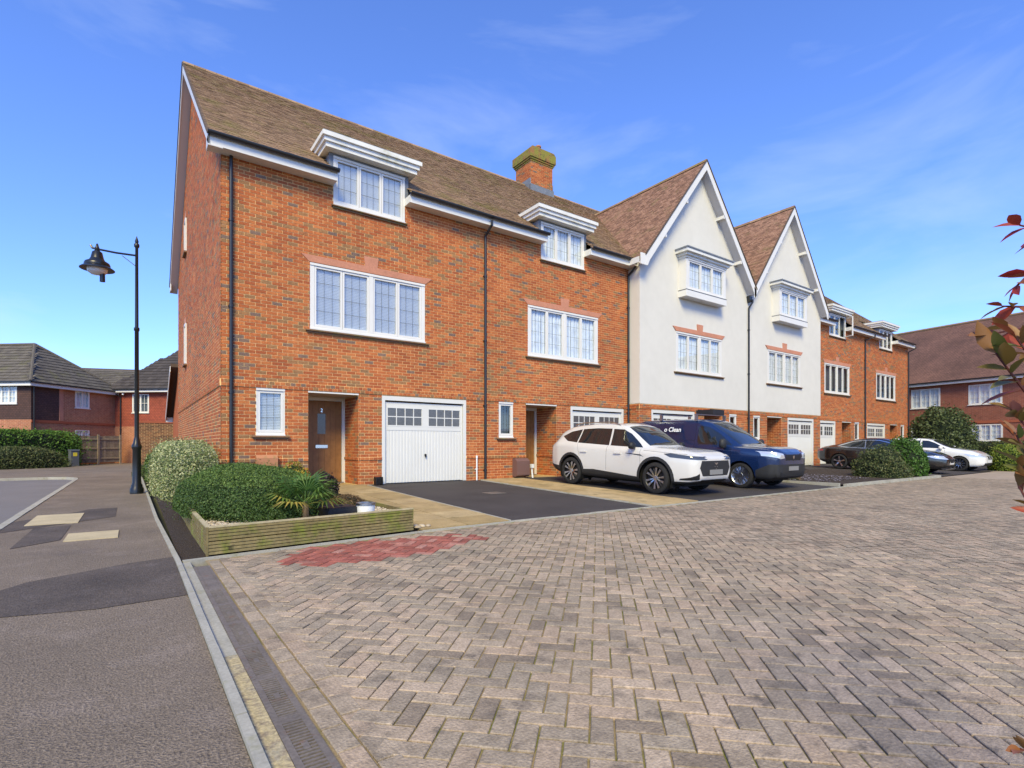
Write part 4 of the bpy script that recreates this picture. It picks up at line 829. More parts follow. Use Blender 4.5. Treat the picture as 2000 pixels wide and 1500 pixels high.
# ---------------------------------------------------------------- street lamp
lp = empty('street_lamp', (.12, 15.6, 0), 0, 'tall black street lamp post with a bell-shaped lantern on a bracket arm', 'street lamp')
m = MB(); m.lathe([(.14, 0), (.14, .12), (.115, .16), (.115, .2), (.09, .25), (.085, 1.05), (.105, 1.1), (.105, 1.15), (.075, 1.22), (.052, 1.35)], 0, 0, 20); m.build('base', 'lamp_black', lp, True)
m = MB(); m.lathe([(.048, 1.34), (.043, 3.9), (.058, 3.92), (.058, 3.98), (.038, 4.0), (.032, 5.9), (.055, 5.93), (.055, 5.99), (.03, 6.02), (.04, 6.06), (.0, 6.2)], 0, 0, 16); m.build('pole', 'lamp_black', lp, True)
ad = Vector((-.8114, .5846, 0)); a0 = Vector((0, 0, 5.72)); a1 = ad*.95+Vector((0, 0, 5.88))
m = MB(); m.tube([a0, a0+ad*.5+Vector((0, 0, .07)), a1, a1+ad*.12+Vector((0, 0, .03)), a1+ad*.16+Vector((0, 0, .1))], .024, 8); m.tube([Vector((0, 0, 5.45)), ad*.35+Vector((0, 0, 5.72))], .009, 6); m.build('bracket_arm', 'lamp_black', lp, True)
lx, ly = a1.x, a1.y; m = MB(); m.lathe([(0, 6.02), (.02, 6.0), (.035, 5.93), (.06, 5.88), (.05, 5.84), (.10, 5.80), (.13, 5.66), (.16, 5.60), (.24, 5.55), (.26, 5.50), (.255, 5.47), (.345, 5.40), (.345, 5.385), (.2, 5.40), (.1, 5.42)], lx, ly, 28); m.build('lantern_shade', 'lamp_black', lp, True)
m = MB(); m.lathe([(.21, 5.40), (.19, 5.32), (.12, 5.27), (0, 5.255)], lx, ly, 24); m.build('lantern_bowl', 'lamp_glass', lp, True); m = MB(); m.lathe([(.05, 5.42), (.055, 5.1), (.0, 5.09)], lx+.1, ly-.04, 14); m.build('photocell', 'lamp_black', lp, True)
# ---------------------------------------------------------------- wall fittings
gbx = empty('gas_meter_box', (9.47, FY, .17), 0, 'brown plastic gas meter box on the brick wall left of the second oak door', 'meter box'); MB().prism([(-.17, .06), (-.24, .1), (-.24, .52), (-.13, .60), (0, .60), (0, .06)], -.24, .24, 'x').build('box_shell', 'gas_box', gbx); MB().box(-.2, .2, -.246, -.239, .12, .48).build('box_door', 'gas_box', gbx)
o = MB().prism([(-.10, 0), (-.16, .05), (-.16, .26), (-.08, .33), (0, .33), (0, 0)], -.22, .22, 'x').build('gas_meter_box', 'clay'); o.location = (2.45, FY, .62); tag(o, 'terracotta pink meter box half hidden behind the clipped dark shrub', 'meter box')
wp = empty('waste_pipe', (7.95, FY-.06, .17), 0, 'short white plastic pipe rising beside the first garage door', 'pipe'); m = MB(); m.lathe([(.022, 0), (.022, .62), (.03, .62), (.03, .70), (.0, .70)], 0, 0, 10); m.build('pipe_run', 'plastic_white', wp, True); MB().box(-.035, .035, 0, .05, .3, .33).build('pipe_clip', 'plastic_white', wp)
wq = empty('gas_riser', (9.9, FY-.09, .17), 0, 'white plastic gas riser cover on the wall beside the second oak door', 'pipe'); MB().box(-.05, .05, -.05, .05, .30, .42).build('riser_cap', 'plastic_white', wq); m = MB(); m.tube([(0, 0, .30), (0, -.01, .15), (.01, -.03, 0)], .028, 8); m.build('riser_pipe', 'plastic_white', wq, True)
bs = empty('boot_scraper', (5.02, FY-.13, ZF), 0, 'small black iron boot scraper at the wall beside the first garage', 'boot scraper'); m = MB(); m.box(-.09, -.07, -.08, .08, 0, .2); m.box(.07, .09, -.08, .08, 0, .2); m.box(-.07, .07, -.01, .01, .12, .2); m.build('scraper_frame', 'black', bs); m = MB(); [m.box(-.06+.03*k, -.045+.03*k, -.06, -.02, .02, .16) for k in range(5)]; m.build('brush', 'black', bs)
# ---------------------------------------------------------------- planter
pt = empty('raised_planter', (0, 0, 0), 0, 'low raised planter of mossy ridged decking boards with pale capping', 'planter')
def deck_board(a, b, z0, face):
    n = 4; prof = []
    for k in range(n): z = z0+.143*k/n; d = .143/n; prof += [(0, z+.004), (.014, z+.008), (.014, z+d-.004), (0, z+d-.0005)]
    prof += [(-.024, z0+.142), (-.024, z0+.001)]
    mb = MB()
    if face == 'front': mb.prism([(6.655-p, z) for p, z in prof], a, b, 'x', random.random())
    else: mb.prism([(.655-p, z) for p, z in prof], a, b, 'y', random.random())
    return mb.build('deck_board', 'deck', pt)
for z in (.004, .150): deck_board(.66, 3.13, z, 'front'); deck_board(6.68, 9.0, z, 'left'); deck_board(9.01, 11.6, z, 'left')
MB().box(.640, .663, 6.638, 6.66, 0, .305).build('corner_post', 'deck', pt); MB().box(.642, 3.135, 6.640, 6.682, .294, .312).build('capping', 'deck_cap', pt); MB().box(.642, .684, 6.683, 11.6, .294, .312).build('capping', 'deck_cap', pt)
m = MB(); m.box(3.112, 3.134, 6.684, 12.2, -.02, .27); m.build('side_board', 'deck', pt)
for o in pt.children:
    for v in o.data.vertices:
        if v.co.y < 6.70: v.co.y += -.27+.108*(v.co.x-.64)
m = MB(); m.quad((.66, 6.42, .215), (3.11, 6.67, .215), (3.11, 12.6, .23), (.66, 12.6, .23)); tag(m.build('planter_soil', 'soil'), kind='structure')
m = MB()
def pebble(mb, x, y, z, s):
    a = random.random()*6; k = 6; vs = [(x+s*random.uniform(.8, 1.1)*math.cos(a+2*math.pi*i/k), y+s*.75*random.uniform(.8, 1.1)*math.sin(a+2*math.pi*i/k), z) for i in range(k)]
    vs += [(x+(vx-x)*.6, y+(vy-y)*.6, z+s*.55) for vx, vy, _ in vs]; mb.add(vs, [tuple(range(k, 2*k))]+[(i, (i+1) % k, k+(i+1) % k, k+i) for i in range(k)], random.random())
for k in range(4200):
    x = random.uniform(.7, 3.08); y = 6.46+.1*x+abs(random.gauss(0, 1))*.55
    if y < 12: pebble(m, x, y, .213+random.uniform(0, .012), random.uniform(.011, .024))
tag(m.build('gravel', 'pebble'), 'pale buff pea gravel inside the raised planter', 'gravel', kind='stuff')
for (x, y, s, t_) in ((3.22, 6.70, .055, .2), (3.31, 6.76, .06, .55), (3.24, 6.80, .05, .7), (3.40, 6.74, .05, .35)):
    mb = MB(); mb.lathe([(0, -.4), (.6, -.3), (1, 0), (.8, .45), (.4, .62), (0, .66)], 0, 0, 12, t_); o = mb.build('cobble', 'pebble', None, True); o.location = (x, y, .03); o.scale = (s, s*.75, s*.8); o.rotation_euler = (0, 0, random.random()*3); tag(o, {.055: 'brown cobble nearest the planter corner post', .06: 'largest pale cobble of the small heap by the planter end', .05: 'palest small cobble of the heap by the planter end' if t_ > .5 else 'small brown cobble nearest the slab path'}[s], 'stone', 'cobbles at the planter corner')
bx = empty('access_cover', (2.28, 7.20, .235), R(8), 'square black plastic access cover lying in the planter gravel', 'cover'); m = MB(); m.prism([(-.24, .0), (.24, 0), (.225, .10), (-.225, .10)], -.21, .21); m.build('cover_body', 'plastic_black', bx); MB().box(-.2, .2, -.18, .18, .101, .108).build('cover_lid', 'plastic_black', bx); MB().box(-.06, .06, -.02, .02, .109, .116).build('lid_handle', 'black', bx)
pp = empty('plastic_tub', (2.60, 7.02, .22), 0, 'round white plastic tub with grey rim in the planter', 'tub'); m = MB(); m.lathe([(0, 0), (.115, 0), (.125, .15), (.118, .15), (.11, .02), (0, .02)], 0, 0, 28); m.build('tub_wall', 'plastic_white', pp, True); m = MB(); m.lathe([(.124, .135), (.131, .135), (.131, .165), (.116, .165), (.116, .14)], 0, 0, 28); m.build('rim', 'steel', pp, True)
# ================================================================ plants
def lump(d, seed, amp):
    s = np.zeros(len(d)); r_ = np.random.default_rng(seed)
    for f in (2.2, 4.1, 7.5):
        k = r_.normal(size=3)*f; k2 = r_.normal(size=3)*f; s += (np.sin(d@k+r_.random()*6)+np.sin(d@k2+r_.random()*6))/f
    return 1+amp*s
def leaf_mesh(name, P, N, size, m, parent, tone=None, aspect=.5, droop=.0, jitter=.9):
    n = len(P); rnd = rng.normal(size=(n, 3)); nn = N+rnd*jitter; nn /= np.linalg.norm(nn, axis=1)[:, None]
    t = np.cross(nn, rng.normal(size=(n, 3))); t /= np.linalg.norm(t, axis=1)[:, None]; t[:, 2] -= droop; t /= np.linalg.norm(t, axis=1)[:, None]; b = np.cross(nn, t)
    s = size*rng.uniform(.6, 1.3, n)[:, None]; w = s*aspect*.5
    V = np.stack([P-t*s*.5, P+b*w-t*s*.08+nn*s*.06, P+t*s*.5, P-b*w-t*s*.08+nn*s*.06], 1).reshape(-1, 3)
    me = bpy.data.meshes.new(name); me.vertices.add(4*n); me.vertices.foreach_set('co', V.astype(np.float32).ravel()); me.loops.add(4*n); me.loops.foreach_set('vertex_index', np.arange(4*n, dtype=np.int32)); me.polygons.add(n); me.polygons.foreach_set('loop_start', np.arange(0, 4*n, 4, dtype=np.int32))
    me.polygons.foreach_set('loop_total', np.full(n, 4, dtype=np.int32)); me.update(calc_edges=True)
    a = me.attributes.new('tone', 'FLOAT', 'FACE'); a.data.foreach_set('value', (rng.random(n) if tone is None else tone).astype(np.float32)); me.materials.append(MATS[m]); return link(bpy.data.objects.new(name, me), parent)
def shrub(name, loc, rad, n, size, m, label, cat='shrub', core='core_dark', amp=.10, power=2.0, low=-.15, seed=1, group=None, aspect=.5, tonefn=None, stems=True, shell=.80, rz=0, coref=.86, stray=.08):
    """loc: base centre on the ground; rad: half sizes x, y and full height"""
    e = empty(name, loc, rz, label, cat, group); d = rng.normal(size=(int(n*1.8), 3)); d /= np.linalg.norm(d, axis=1)[:, None]; d = d[d[:, 2] > low][:n]
    q = (np.abs(d)**power).sum(1)**(-1/power); L_ = lump(d, seed, amp); rr = q*L_*(1-(1-shell)*rng.random(len(d))**1.6)
    h = rad[2]/(1-low*.9); S = np.array([rad[0], rad[1], h]); rr = rr*(1+(rng.random(len(d)) < stray)*rng.random(len(d))*.16); P = d*rr[:, None]*S+np.array([0, 0, -low*.9*h]); N = d/S; N /= np.linalg.norm(N, axis=1)[:, None]
    P[:, 2] = np.maximum(P[:, 2], .02)
    leaf_mesh('foliage', P, N, size, m, e, None if tonefn is None else tonefn(P, rng), aspect)
    # solid core against see-through, the inner shade put into its dark colour
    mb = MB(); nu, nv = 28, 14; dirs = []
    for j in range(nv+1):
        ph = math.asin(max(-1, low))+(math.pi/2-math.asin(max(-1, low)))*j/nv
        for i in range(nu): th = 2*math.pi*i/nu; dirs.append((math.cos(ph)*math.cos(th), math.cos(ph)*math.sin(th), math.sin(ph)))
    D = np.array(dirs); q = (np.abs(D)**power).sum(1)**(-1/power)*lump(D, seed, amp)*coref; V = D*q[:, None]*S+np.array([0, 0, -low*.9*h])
    mb.add([tuple(v) for v in V], [(j*nu+i, j*nu+(i+1) % nu, (j+1)*nu+(i+1) % nu, (j+1)*nu+i) for j in range(nv) for i in range(nu)]); mb.build('shaded_core', core, e, True)
    if stems:
        st = MB(); 
        for k in range(5): a = 2*math.pi*k/5; st.tube([(rad[0]*.12*math.cos(a), rad[1]*.12*math.sin(a), -.02), (rad[0]*.4*math.cos(a), rad[1]*.4*math.sin(a), h*.5)], .02, 6)
        st.build('stem', 'bark', e)
    return e
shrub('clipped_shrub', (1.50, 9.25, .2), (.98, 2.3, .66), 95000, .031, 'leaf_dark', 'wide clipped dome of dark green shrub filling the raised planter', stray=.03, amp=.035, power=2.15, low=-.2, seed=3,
      tonefn=lambda P, g: np.clip(g.random(len(P))*.55+.5*(P[:, 2] > .42)*g.random(len(P)), 0, 1))  # leaf tone random, set lighter towards the top of the dome
shrub('variegated_hedge', (.95, 14.2, .08), (.58, 2.7, 1.16), 34000, .05, 'leaf_var', 'cream and green variegated hedge along the foot of the gable wall', 'hedge', 'core_var', amp=.06, power=3.5, low=-.5, seed=5)
shrub('dark_hedge', (.85, 19.3, .08), (.5, 1.9, .95), 9000, .06, 'leaf_dark', 'dark green low hedge behind the lamp post along the gable wall', 'hedge', amp=.07, power=3, low=-.5, seed=6)
shrub('ground_cover', (.4, 24.5, .0), (.35, 1.2, .4), 2500, .06, 'leaf_olive', 'low olive plant at the path edge beyond the lamp post', 'plant', amp=.1, seed=7)
shrub('yellow_shrub', (2.85, 11.9, .22), (.36, .38, .55), 3500, .045, 'leaf_yellow', 'small yellow-green shrub beside the oak door numbered 2', amp=.12, seed=8, shell=.6)
shrub('purple_shrub', (2.82, 9.7, .22), (.26, .36, .46), 2600, .05, 'leaf_purple', 'small dark purple shrub between the clipped dome and the slab path', amp=.15, seed=9, shell=.6)
shrub('low_grass_plant', (2.85, 8.5, .22), (.22, .5, .14), 1200, .07, 'leaf_dry', 'low brownish ground plant beside the slab path', 'plant', amp=.1, seed=10, aspect=.15)
# palm
pm = empty('fan_palm', (1.80, 7.0, .21), 0, 'young fan palm with spiky green fronds in the planter gravel', 'palm')
m = MB(); m.tube([(0, 0, -.02), (.005, 0, .14), (0, .01, .24)], .05, 8, r1=.035); m.build('trunk', 'leaf_dry', pm)
def frond(az, el, L_, tone0, stem):
    mb = MB(); d = Vector((math.cos(az)*math.cos(el), math.sin(az)*math.cos(el), math.sin(el))); base = Vector((0, 0, .20)); hub = base+d*stem
    mb.tube([base, base+d*stem*.5+Vector((0, 0, .01)), hub], .006, 5, tone0)
    side = d.cross(Vector((0, 0, 1))).normalized(); upv = side.cross(d).normalized()
    for k in range(17):
        a = R(-115+230*k/16); v = (d*math.cos(a)+side*math.sin(a)).normalized(); ll = L_*(1-.25*abs(a)/2)*random.uniform(.9, 1.05); w = .014
        s2 = v.cross(upv).normalized(); tip = hub+v*ll+upv*(-.10*ll)-Vector((0, 0, .12*ll)); mid = hub+v*ll*.55+upv*.02
        tn = min(1, max(0, tone0+random.uniform(-.15, .2))); mb.add([tuple(hub), tuple(mid+s2*w), tuple(tip), tuple(mid-s2*w)], [(0, 1, 2, 3)], tn)
    mb.build('frond', 'leaf_palm', pm)
for k, (az, el, l, tn) in enumerate(((.2, 1.15, .34, .35), (1.3, .95, .34, .3), (2.5, .9, .33, .25), (3.6, .75, .34, .4), (4.6, .85, .33, .3), (5.6, .7, .36, .45), (.7, .45, .33, .5), (2.9, .35, .32, .7), (5.1, .35, .34, .55), (-.25, .12, .36, .75), (3.9, .15, .32, .95))): frond(az, el, l, tn, .24+.02*(k % 3))
# far left hedge and bushes
hl = math.atan2(1.6, 2.82)
shrub('laurel_hedge', (-6.6, 36.6, 0), (4.8, .75, 1.98), 26000, .12, 'leaf_hedge', 'tall bright green laurel hedge in front of the dark tile-hung house', 'hedge', amp=.03, power=6, low=-.7, seed=11, rz=hl, stems=False)
shrub('mixed_shrub', (-4.6, 35.6, 0), (2.0, .9, 1.15), 11000, .09, 'leaf_olive', 'loose olive green shrubs spilling in front of the laurel hedge', amp=.12, power=2.4, low=-.3, seed=12, rz=hl)
shrub('mixed_shrub', (-7.9, 33.9, 0), (2.2, .9, .95), 8000, .09, 'leaf_olive', 'low spreading olive shrub at the road end of the laurel hedge', amp=.12, power=2.4, low=-.3, seed=13, rz=hl)
# island and right hand side
shrub('spreading_bush', (20.95, 7.35, .06), (.85, .8, 1.02), 8000, .085, 'leaf_olive', 'dark olive spreading bush with bare stems at its foot on the island bed', amp=.14, low=-.25, seed=14, shell=.55, aspect=.35)
shrub('upright_bush', (22.75, 7.2, .06), (.68, .7, 1.32), 7000, .09, 'leaf_hedge', 'upright glossy green bush at the tip of the island bed', amp=.16, low=-.3, seed=15, shell=.55, tonefn=lambda P, g: g.random(len(P))*.35)
shrub('dry_grass', (16.6, 8.8, .08), (.3, .9, .35), 900, .16, 'leaf_dry', 'dry straw-coloured grass tuft behind the van at the island edge', 'plant', amp=.1, seed=16, aspect=.06)
shrub('large_evergreen', (35.7, 9.7, .1), (1.5, 1.5, 3.2), 12000, .15, 'leaf_olive', 'large rounded evergreen shrub in front of the end building', 'tree', amp=.10, low=-.35, seed=17, shell=.6, tonefn=lambda P, g: g.random(len(P))*.7)
shrub('boundary_hedge', (41.0, 6.0, .05), (6.5, .6, 1.35), 14000, .11, 'leaf_olive', 'clipped low hedge in front of the end building windows', 'hedge', amp=.03, power=6, low=-.7, seed=18, rz=math.atan2(-.984, -.173), stems=False)
shrub('golden_bush', (32.2, 6.3, 0), (.75, .75, 1.2), 6000, .08, 'leaf_yg', 'small rounded yellow-green conifer bush beside the white hatchback', amp=.08, low=-.4, seed=19)
# photinia close to the camera on the right
ph = empty('photinia_bush', (1.98, .12, 0), 0, 'red-leaved photinia branches reaching in from the right edge', 'shrub')
st = MB(); lv = MB(); rp = random.Random(5)
def leaf_shape(mb, p, d, up, L_, tone):
    d = d.normalized(); s = d.cross(up).normalized(); up = s.cross(d); w = L_*.21; vs = []; ks = ((0, .0), (.2, .7), (.45, 1.0), (.7, .75), (.9, .28), (1, 0))
    cur = rp.uniform(.05, .22)
    for (t, ww) in ks:
        c = p+d*(L_*t)-up*(cur*L_*t*t); vs += [tuple(c+s*w*ww+up*w*.35*ww), tuple(c), tuple(c-s*w*ww+up*w*.35*ww)]
    fs = []
    for i in range(len(ks)-1): fs += [(3*i, 3*i+1, 3*i+4, 3*i+3), (3*i+1, 3*i+2, 3*i+5, 3*i+4)]
    mb.add(vs, fs, tone)
right = Vector((.81136, -.58455, 0)); fwd = Vector((.58455, .81136, 0)); camp = Vector((0, 0, 1.17))
def cp(px, py, d): return camp+fwd*d+right*((px-1000)/1034*d)+Vector((0, 0, (869-py)/1034*d))
hub0 = Vector((1.98, .12, .0))
st.tube([hub0, hub0+Vector((-.03, .02, .7)), hub0+Vector((.0, .0, 1.35)), hub0+Vector((.02, -.02, 2.0))], .018, 8, r1=.008)
brs = [((2090, 640, 1.22), (2010, 600, 1.2), (1958, 598, 1.18), (5, .07, .3)), ((2080, 520, 1.25), (2020, 525, 1.22), (1985, 560, 1.2), (6, .065, .15)), ((2100, 840, 1.15), (2010, 775, 1.12), (1945, 690, 1.12), (8, .085, .5)), ((2100, 800, 1.1), (2030, 720, 1.1), (1985, 660, 1.1), (7, .08, .45)),
       ((2100, 900, 1.15), (2020, 850, 1.12), (1975, 800, 1.12), (8, .075, .75)), ((2100, 1000, 1.1), (2030, 930, 1.1), (1985, 850, 1.1), (8, .08, .6)), ((2110, 1010, 1.12), (2040, 980, 1.1), (1990, 905, 1.1), (7, .075, .65)), ((2120, 1100, 1.1), (2040, 1040, 1.08), (1990, 950, 1.1), (6, .07, .35)), ((2120, 480, 1.3), (2050, 470, 1.28), (2008, 470, 1.25), (5, .06, .05)), ((2150, 1480, .95), (2060, 1490, .95), (1992, 1462, .95), (7, .055, .70)), ((2120, 520, 1.2), (2040, 450, 1.2), (1992, 440, 1.2), (5, .06, .1)), ((2090, 690, 1.15), (2000, 640, 1.15), (1925, 655, 1.15), (5, .075, .35))]
for (a, b, c, (n, L_, tn)) in brs:
    A_, B_, C_ = cp(*a), cp(*b), cp(*c); st.tube([hub0+Vector((0, 0, max(.1, A_.z-.25))), A_, B_, C_], .006, 6, r1=.0018)
    n = int(n*1.3)
    for k in range(n):
        f = k/(n-1); base = B_.lerp(C_, .15+.85*f); ax = (C_-B_).normalized(); sd = Vector((rp.gauss(0, 1), rp.gauss(0, 1), rp.gauss(0, .8))); sd = (sd-ax*sd.dot(ax)).normalized()
        d = (ax*(.4+.9*f)+sd*(1.1-.5*f)); leaf_shape(lv, base, d, Vector((rp.gauss(0, .5), rp.gauss(0, .5), 1)).normalized(), L_*rp.uniform(.5, .95), min(1, max(0, tn+rp.uniform(-.25, .3))))
# the rest of the bush, outside the frame
for k in range(420):
    a = rp.random()*6.28; z = rp.uniform(.25, 2.1); r_ = rp.uniform(.08, .42); p = hub0+right*.18+Vector((math.cos(a)*r_, math.sin(a)*r_, z))
    if (p-camp).dot(right)/(p-camp).dot(fwd) < .99+.05: continue
    leaf_shape(lv, p, Vector((math.cos(a), math.sin(a), rp.uniform(-.2, .9))), Vector((rp.gauss(0, .5), rp.gauss(0, .5), 1)).normalized(), rp.uniform(.05, .085), rp.random())
for q in (st, lv): q.v = [(x-1.98, y-.12, z) for x, y, z in q.v]
st.build('branch', 'stem_red', ph, True); lv.build('foliage', 'leaf_red', ph, True)
# ================================================================ vehicles
mat('paint_white', (.60, .595, .58), .25, .5, 0, coat=.8, n2=(6, .58, .8, (.58, .56, .52)))
mat('paint_white2', (.68, .685, .68), .22, .5, 0, coat=.9)
mat('paint_blue', (.007, .022, .085), .25, .5, .25, coat=1)
mat('paint_black', (.010, .009, .010), .18, .5, 0, coat=1)
mat('car_glass', (.012, .015, .017), .03, .9)
mat('car_plastic', (.022, .023, .025), .6, .4, n=(30, .1))
mat('tyre', (.016, .016, .017), .85, n=(20, .2))
mat('rim_dark', (.02, .02, .022), .4, .5, .5)
mat('rim_silver', (.55, .56, .58), .28, .5, 1)
mat('lamp_clear', (.55, .58, .62), .06, .8, .35)
mat('lamp_dark', (.05, .055, .06), .05, .9)
mat('lamp_red', (.30, .012, .015), .12, .7)
mat('plate_grey', (.22, .22, .22), .5)
mat('plate_white', (.62, .62, .60), .5)
mat('gap', (.008, .008, .008), .8)
mat('decal', (.80, .81, .82), .5)
def smoothtab(tab, xs, k=.07):
    d = np.linspace(xs[0]-.4, xs[-1]+.4, 900); v = np.interp(d, [t[0] for t in tab], [t[1] for t in tab]); w = max(1, int(k/(d[1]-d[0]))); ker = np.hanning(2*w+3); ker /= ker.sum()
    v = np.convolve(np.pad(v, len(ker)//2, mode='edge'), ker, 'valid'); return np.interp(xs, d, v)
def crom(P, n):
    P = np.array(P); m = len(P); out = []; Q = np.vstack([2*P[0]-P[1], P, 2*P[-1]-P[-2]])
    for s in np.linspace(0, m-1, n):
        i = min(int(s), m-2); t = s-i; p0, p1, p2, p3 = Q[i], Q[i+1], Q[i+2], Q[i+3]
        out.append(.5*((2*p1)+(-p0+p2)*t+(2*p0-5*p1+4*p2-p3)*t*t+(-p0+3*p1-3*p2+p3)*t**3))
    return out
def inside(px, py, P): return inpoly(px, py, P)
class Car:
    def __init__(s, name, label, loc, rz, pitch, T, L_, paint, rw, axles, track, arch):
        s.e = empty(name, loc, rz, label, 'van' if 'van' in name else 'car'); s.e.rotation_euler = (0, pitch, rz); s.L = L_; s.paint = paint; s.W = max(t[1] for t in T['y'])
        hl = L_/2; xs = np.concatenate([np.linspace(-hl, -hl+.35, 12)[:-1], np.linspace(-hl+.35, hl-.45, 62)[:-1], np.linspace(hl-.45, hl, 15)])
        tb = {k: smoothtab(v, xs) for k, v in T.items()}; bm = bmesh.new(); rows = []; NS = 30
        def section(zb, y, zs, zr, zt, yr):
            zm = zs-.13; zl = zb+.33*(zs-zb); yg = y*.955
            return crom([(0, zb), (y*.78, zb), (y*.955, zb+.05), (y, zl), (y*1.0, zm), (y*.975, zs-.02), (yg+(yr-yg)*.10, zs+.1*(zr-zs)+.012), (yg+(yr-yg)*.58, zs+.58*(zr-zs)), (yr, zr), (yr*.82, zr+.7*(zt-zr)), (yr*.42, zt-.004), (0, zt)], NS)
        secs = [section(*(tb[k][i] for k in ('zb', 'y', 'zs', 'zr', 'zt', 'yr'))) for i in range(len(xs))]
        def ring(x, sec):
            h = [bm.verts.new((x, max(0, p[0]), p[1])) for p in sec]; g = [h[0]]+[bm.verts.new((x, -max(0, p[0]), p[1])) for p in sec[1:-1]]+[h[-1]]; return h, g
        for (x0, dirn) in ((-hl, -1), (hl, 1)):
            sec = secs[0] if dirn < 0 else secs[-1]; c = np.mean(sec, axis=0); cz = c[1]
            caps = [(dirn*(.055-.055*(1-f)**2)+x0, [((p[0])*sc, cz+(p[1]-cz)*sc) for p in sec]) for f, sc in ((1, .02), (.85, .35), (.6, .66), (.3, .88))]
            if dirn < 0: rows += [ring(*q) for q in caps]+[ring(x, sc) for x, sc in zip(xs, secs)]
            else: rows += [ring(*q) for q in reversed(caps)]
        for a, b in zip(rows[:-1], rows[1:]):
            for k in range(NS-1):
                for side in (0, 1):
                    q = (a[side][k], b[side][k], b[side][k+1], a[side][k+1]); q = q if side == 1 else q[::-1]
                    try: bm.faces.new(q)
                    except ValueError: pass
        bmesh.ops.recalc_face_normals(bm, faces=bm.faces); s.bm = bm; s.lay = bm.faces.layers.int.new('part'); s.parts = {}; s.nid = 1
        for ax in axles: s.archcut(ax, rw, arch)
        s.axles, s.rw, s.track, s.arch = axles, rw, track, arch
    def cut(s, poly, axis, sel):
        bm = s.bm; I = {'y': (0, 2), 'x': (1, 2), 'z': (0, 1)}[axis]; lo = [min(p[k] for p in poly)-.002 for k in (0, 1)]; hi = [max(p[k] for p in poly)+.002 for k in (0, 1)]
        def cand():
            out = []
            for f in bm.faces:
                vs = [v.co for v in f.verts]
                if max(v[I[0]] for v in vs) < lo[0] or min(v[I[0]] for v in vs) > hi[0] or max(v[I[1]] for v in vs) < lo[1] or min(v[I[1]] for v in vs) > hi[1]: continue
                if sel(f.calc_center_median(), f.normal): out.append(f)
            return out
        n = len(poly)
        for i in range(n):
            p, q = poly[i], poly[(i+1) % n]; co = [0, 0, 0]; no_ = [0, 0, 0]; co[I[0]], co[I[1]] = p; no_[I[0]], no_[I[1]] = q[1]-p[1], p[0]-q[0]
            fs = cand(); g = list({e for f in fs for e in f.edges})+list({v for f in fs for v in f.verts})+fs
            if fs: bmesh.ops.bisect_plane(bm, geom=g, dist=1e-5, plane_co=co, plane_no=no_)
        return [f for f in cand() if inside(f.calc_center_median()[I[0]], f.calc_center_median()[I[1]], poly)]
    def archcut(s, ax, rw, R_):
        poly = [(ax+R_*math.cos(t), rw+R_*math.sin(t)) for t in np.linspace(0, 2*math.pi, 28, endpoint=False)]
        fs = s.cut(poly, 'y', lambda c, n: abs(c.y) > .45); bmesh.ops.delete(s.bm, geom=fs, context='FACES')
    def feat(s, name, poly, axis, sel, m, off=0.0, both=False):
        for sg in ((1, -1) if both else (1,)):
            P_ = poly if not both or axis == 'y' else [(p[0]*sg, p[1]) if axis == 'x' else (p[0], p[1]*sg) for p in poly]
            sl = (lambda c, n, sg=sg: c.y*sg > .05 and sel(c, n)) if both else sel
            fs = s.cut(P_, axis, sl)
            for f in fs:
                if f[s.lay] == 0: f[s.lay] = s.nid
            s.parts[s.nid] = (name, m, off); s.nid += 1
    def finish(s):
        bm = s.bm; bm.normal_update(); groups = {}
        for f in bm.faces: groups.setdefault(f[s.lay], []).append(f)
        for pid, fs in groups.items():
            name, m, off = ('body', s.paint, 0) if pid == 0 else s.parts[pid]; vm = {}; vs = []; fl = []
            for f in fs:
                for v in f.verts:
                    if v not in vm: vm[v] = len(vs); vs.append(tuple(v.co+v.normal*off))
                fl.append(tuple(vm[v] for v in f.verts))
            mb = MB(); mb.v, mb.f, mb.t = vs, fl, [.5]*len(fl); o = mb.build(name, m, s.e); me = o.data; me.polygons.foreach_set('use_smooth', [True]*len(me.polygons)); me.set_sharp_from_angle(angle=R(50))
        s.bm.free()
        ub = MB(); ub.box(-s.L/2+.35, s.L/2-.35, -.60, .60, .20, .55); ub.build('underbody', 'gap', s.e)
        for ax in s.axles:
            for sg in (-1, 1):
                l = MB(); y0, y1 = sg*.50, sg*(s.track/2+.07); l.lathe([(s.arch+.004, y1), (s.arch+.004, y0), (0, y0)], ax, s.rw, 28, axis='y'); 
                l.f = [f for f in l.f if sum(l.v[i][2] for i in f)/4 > .22]; l.t = l.t[:len(l.f)]; l.build('wheel_well', 'gap', s.e)
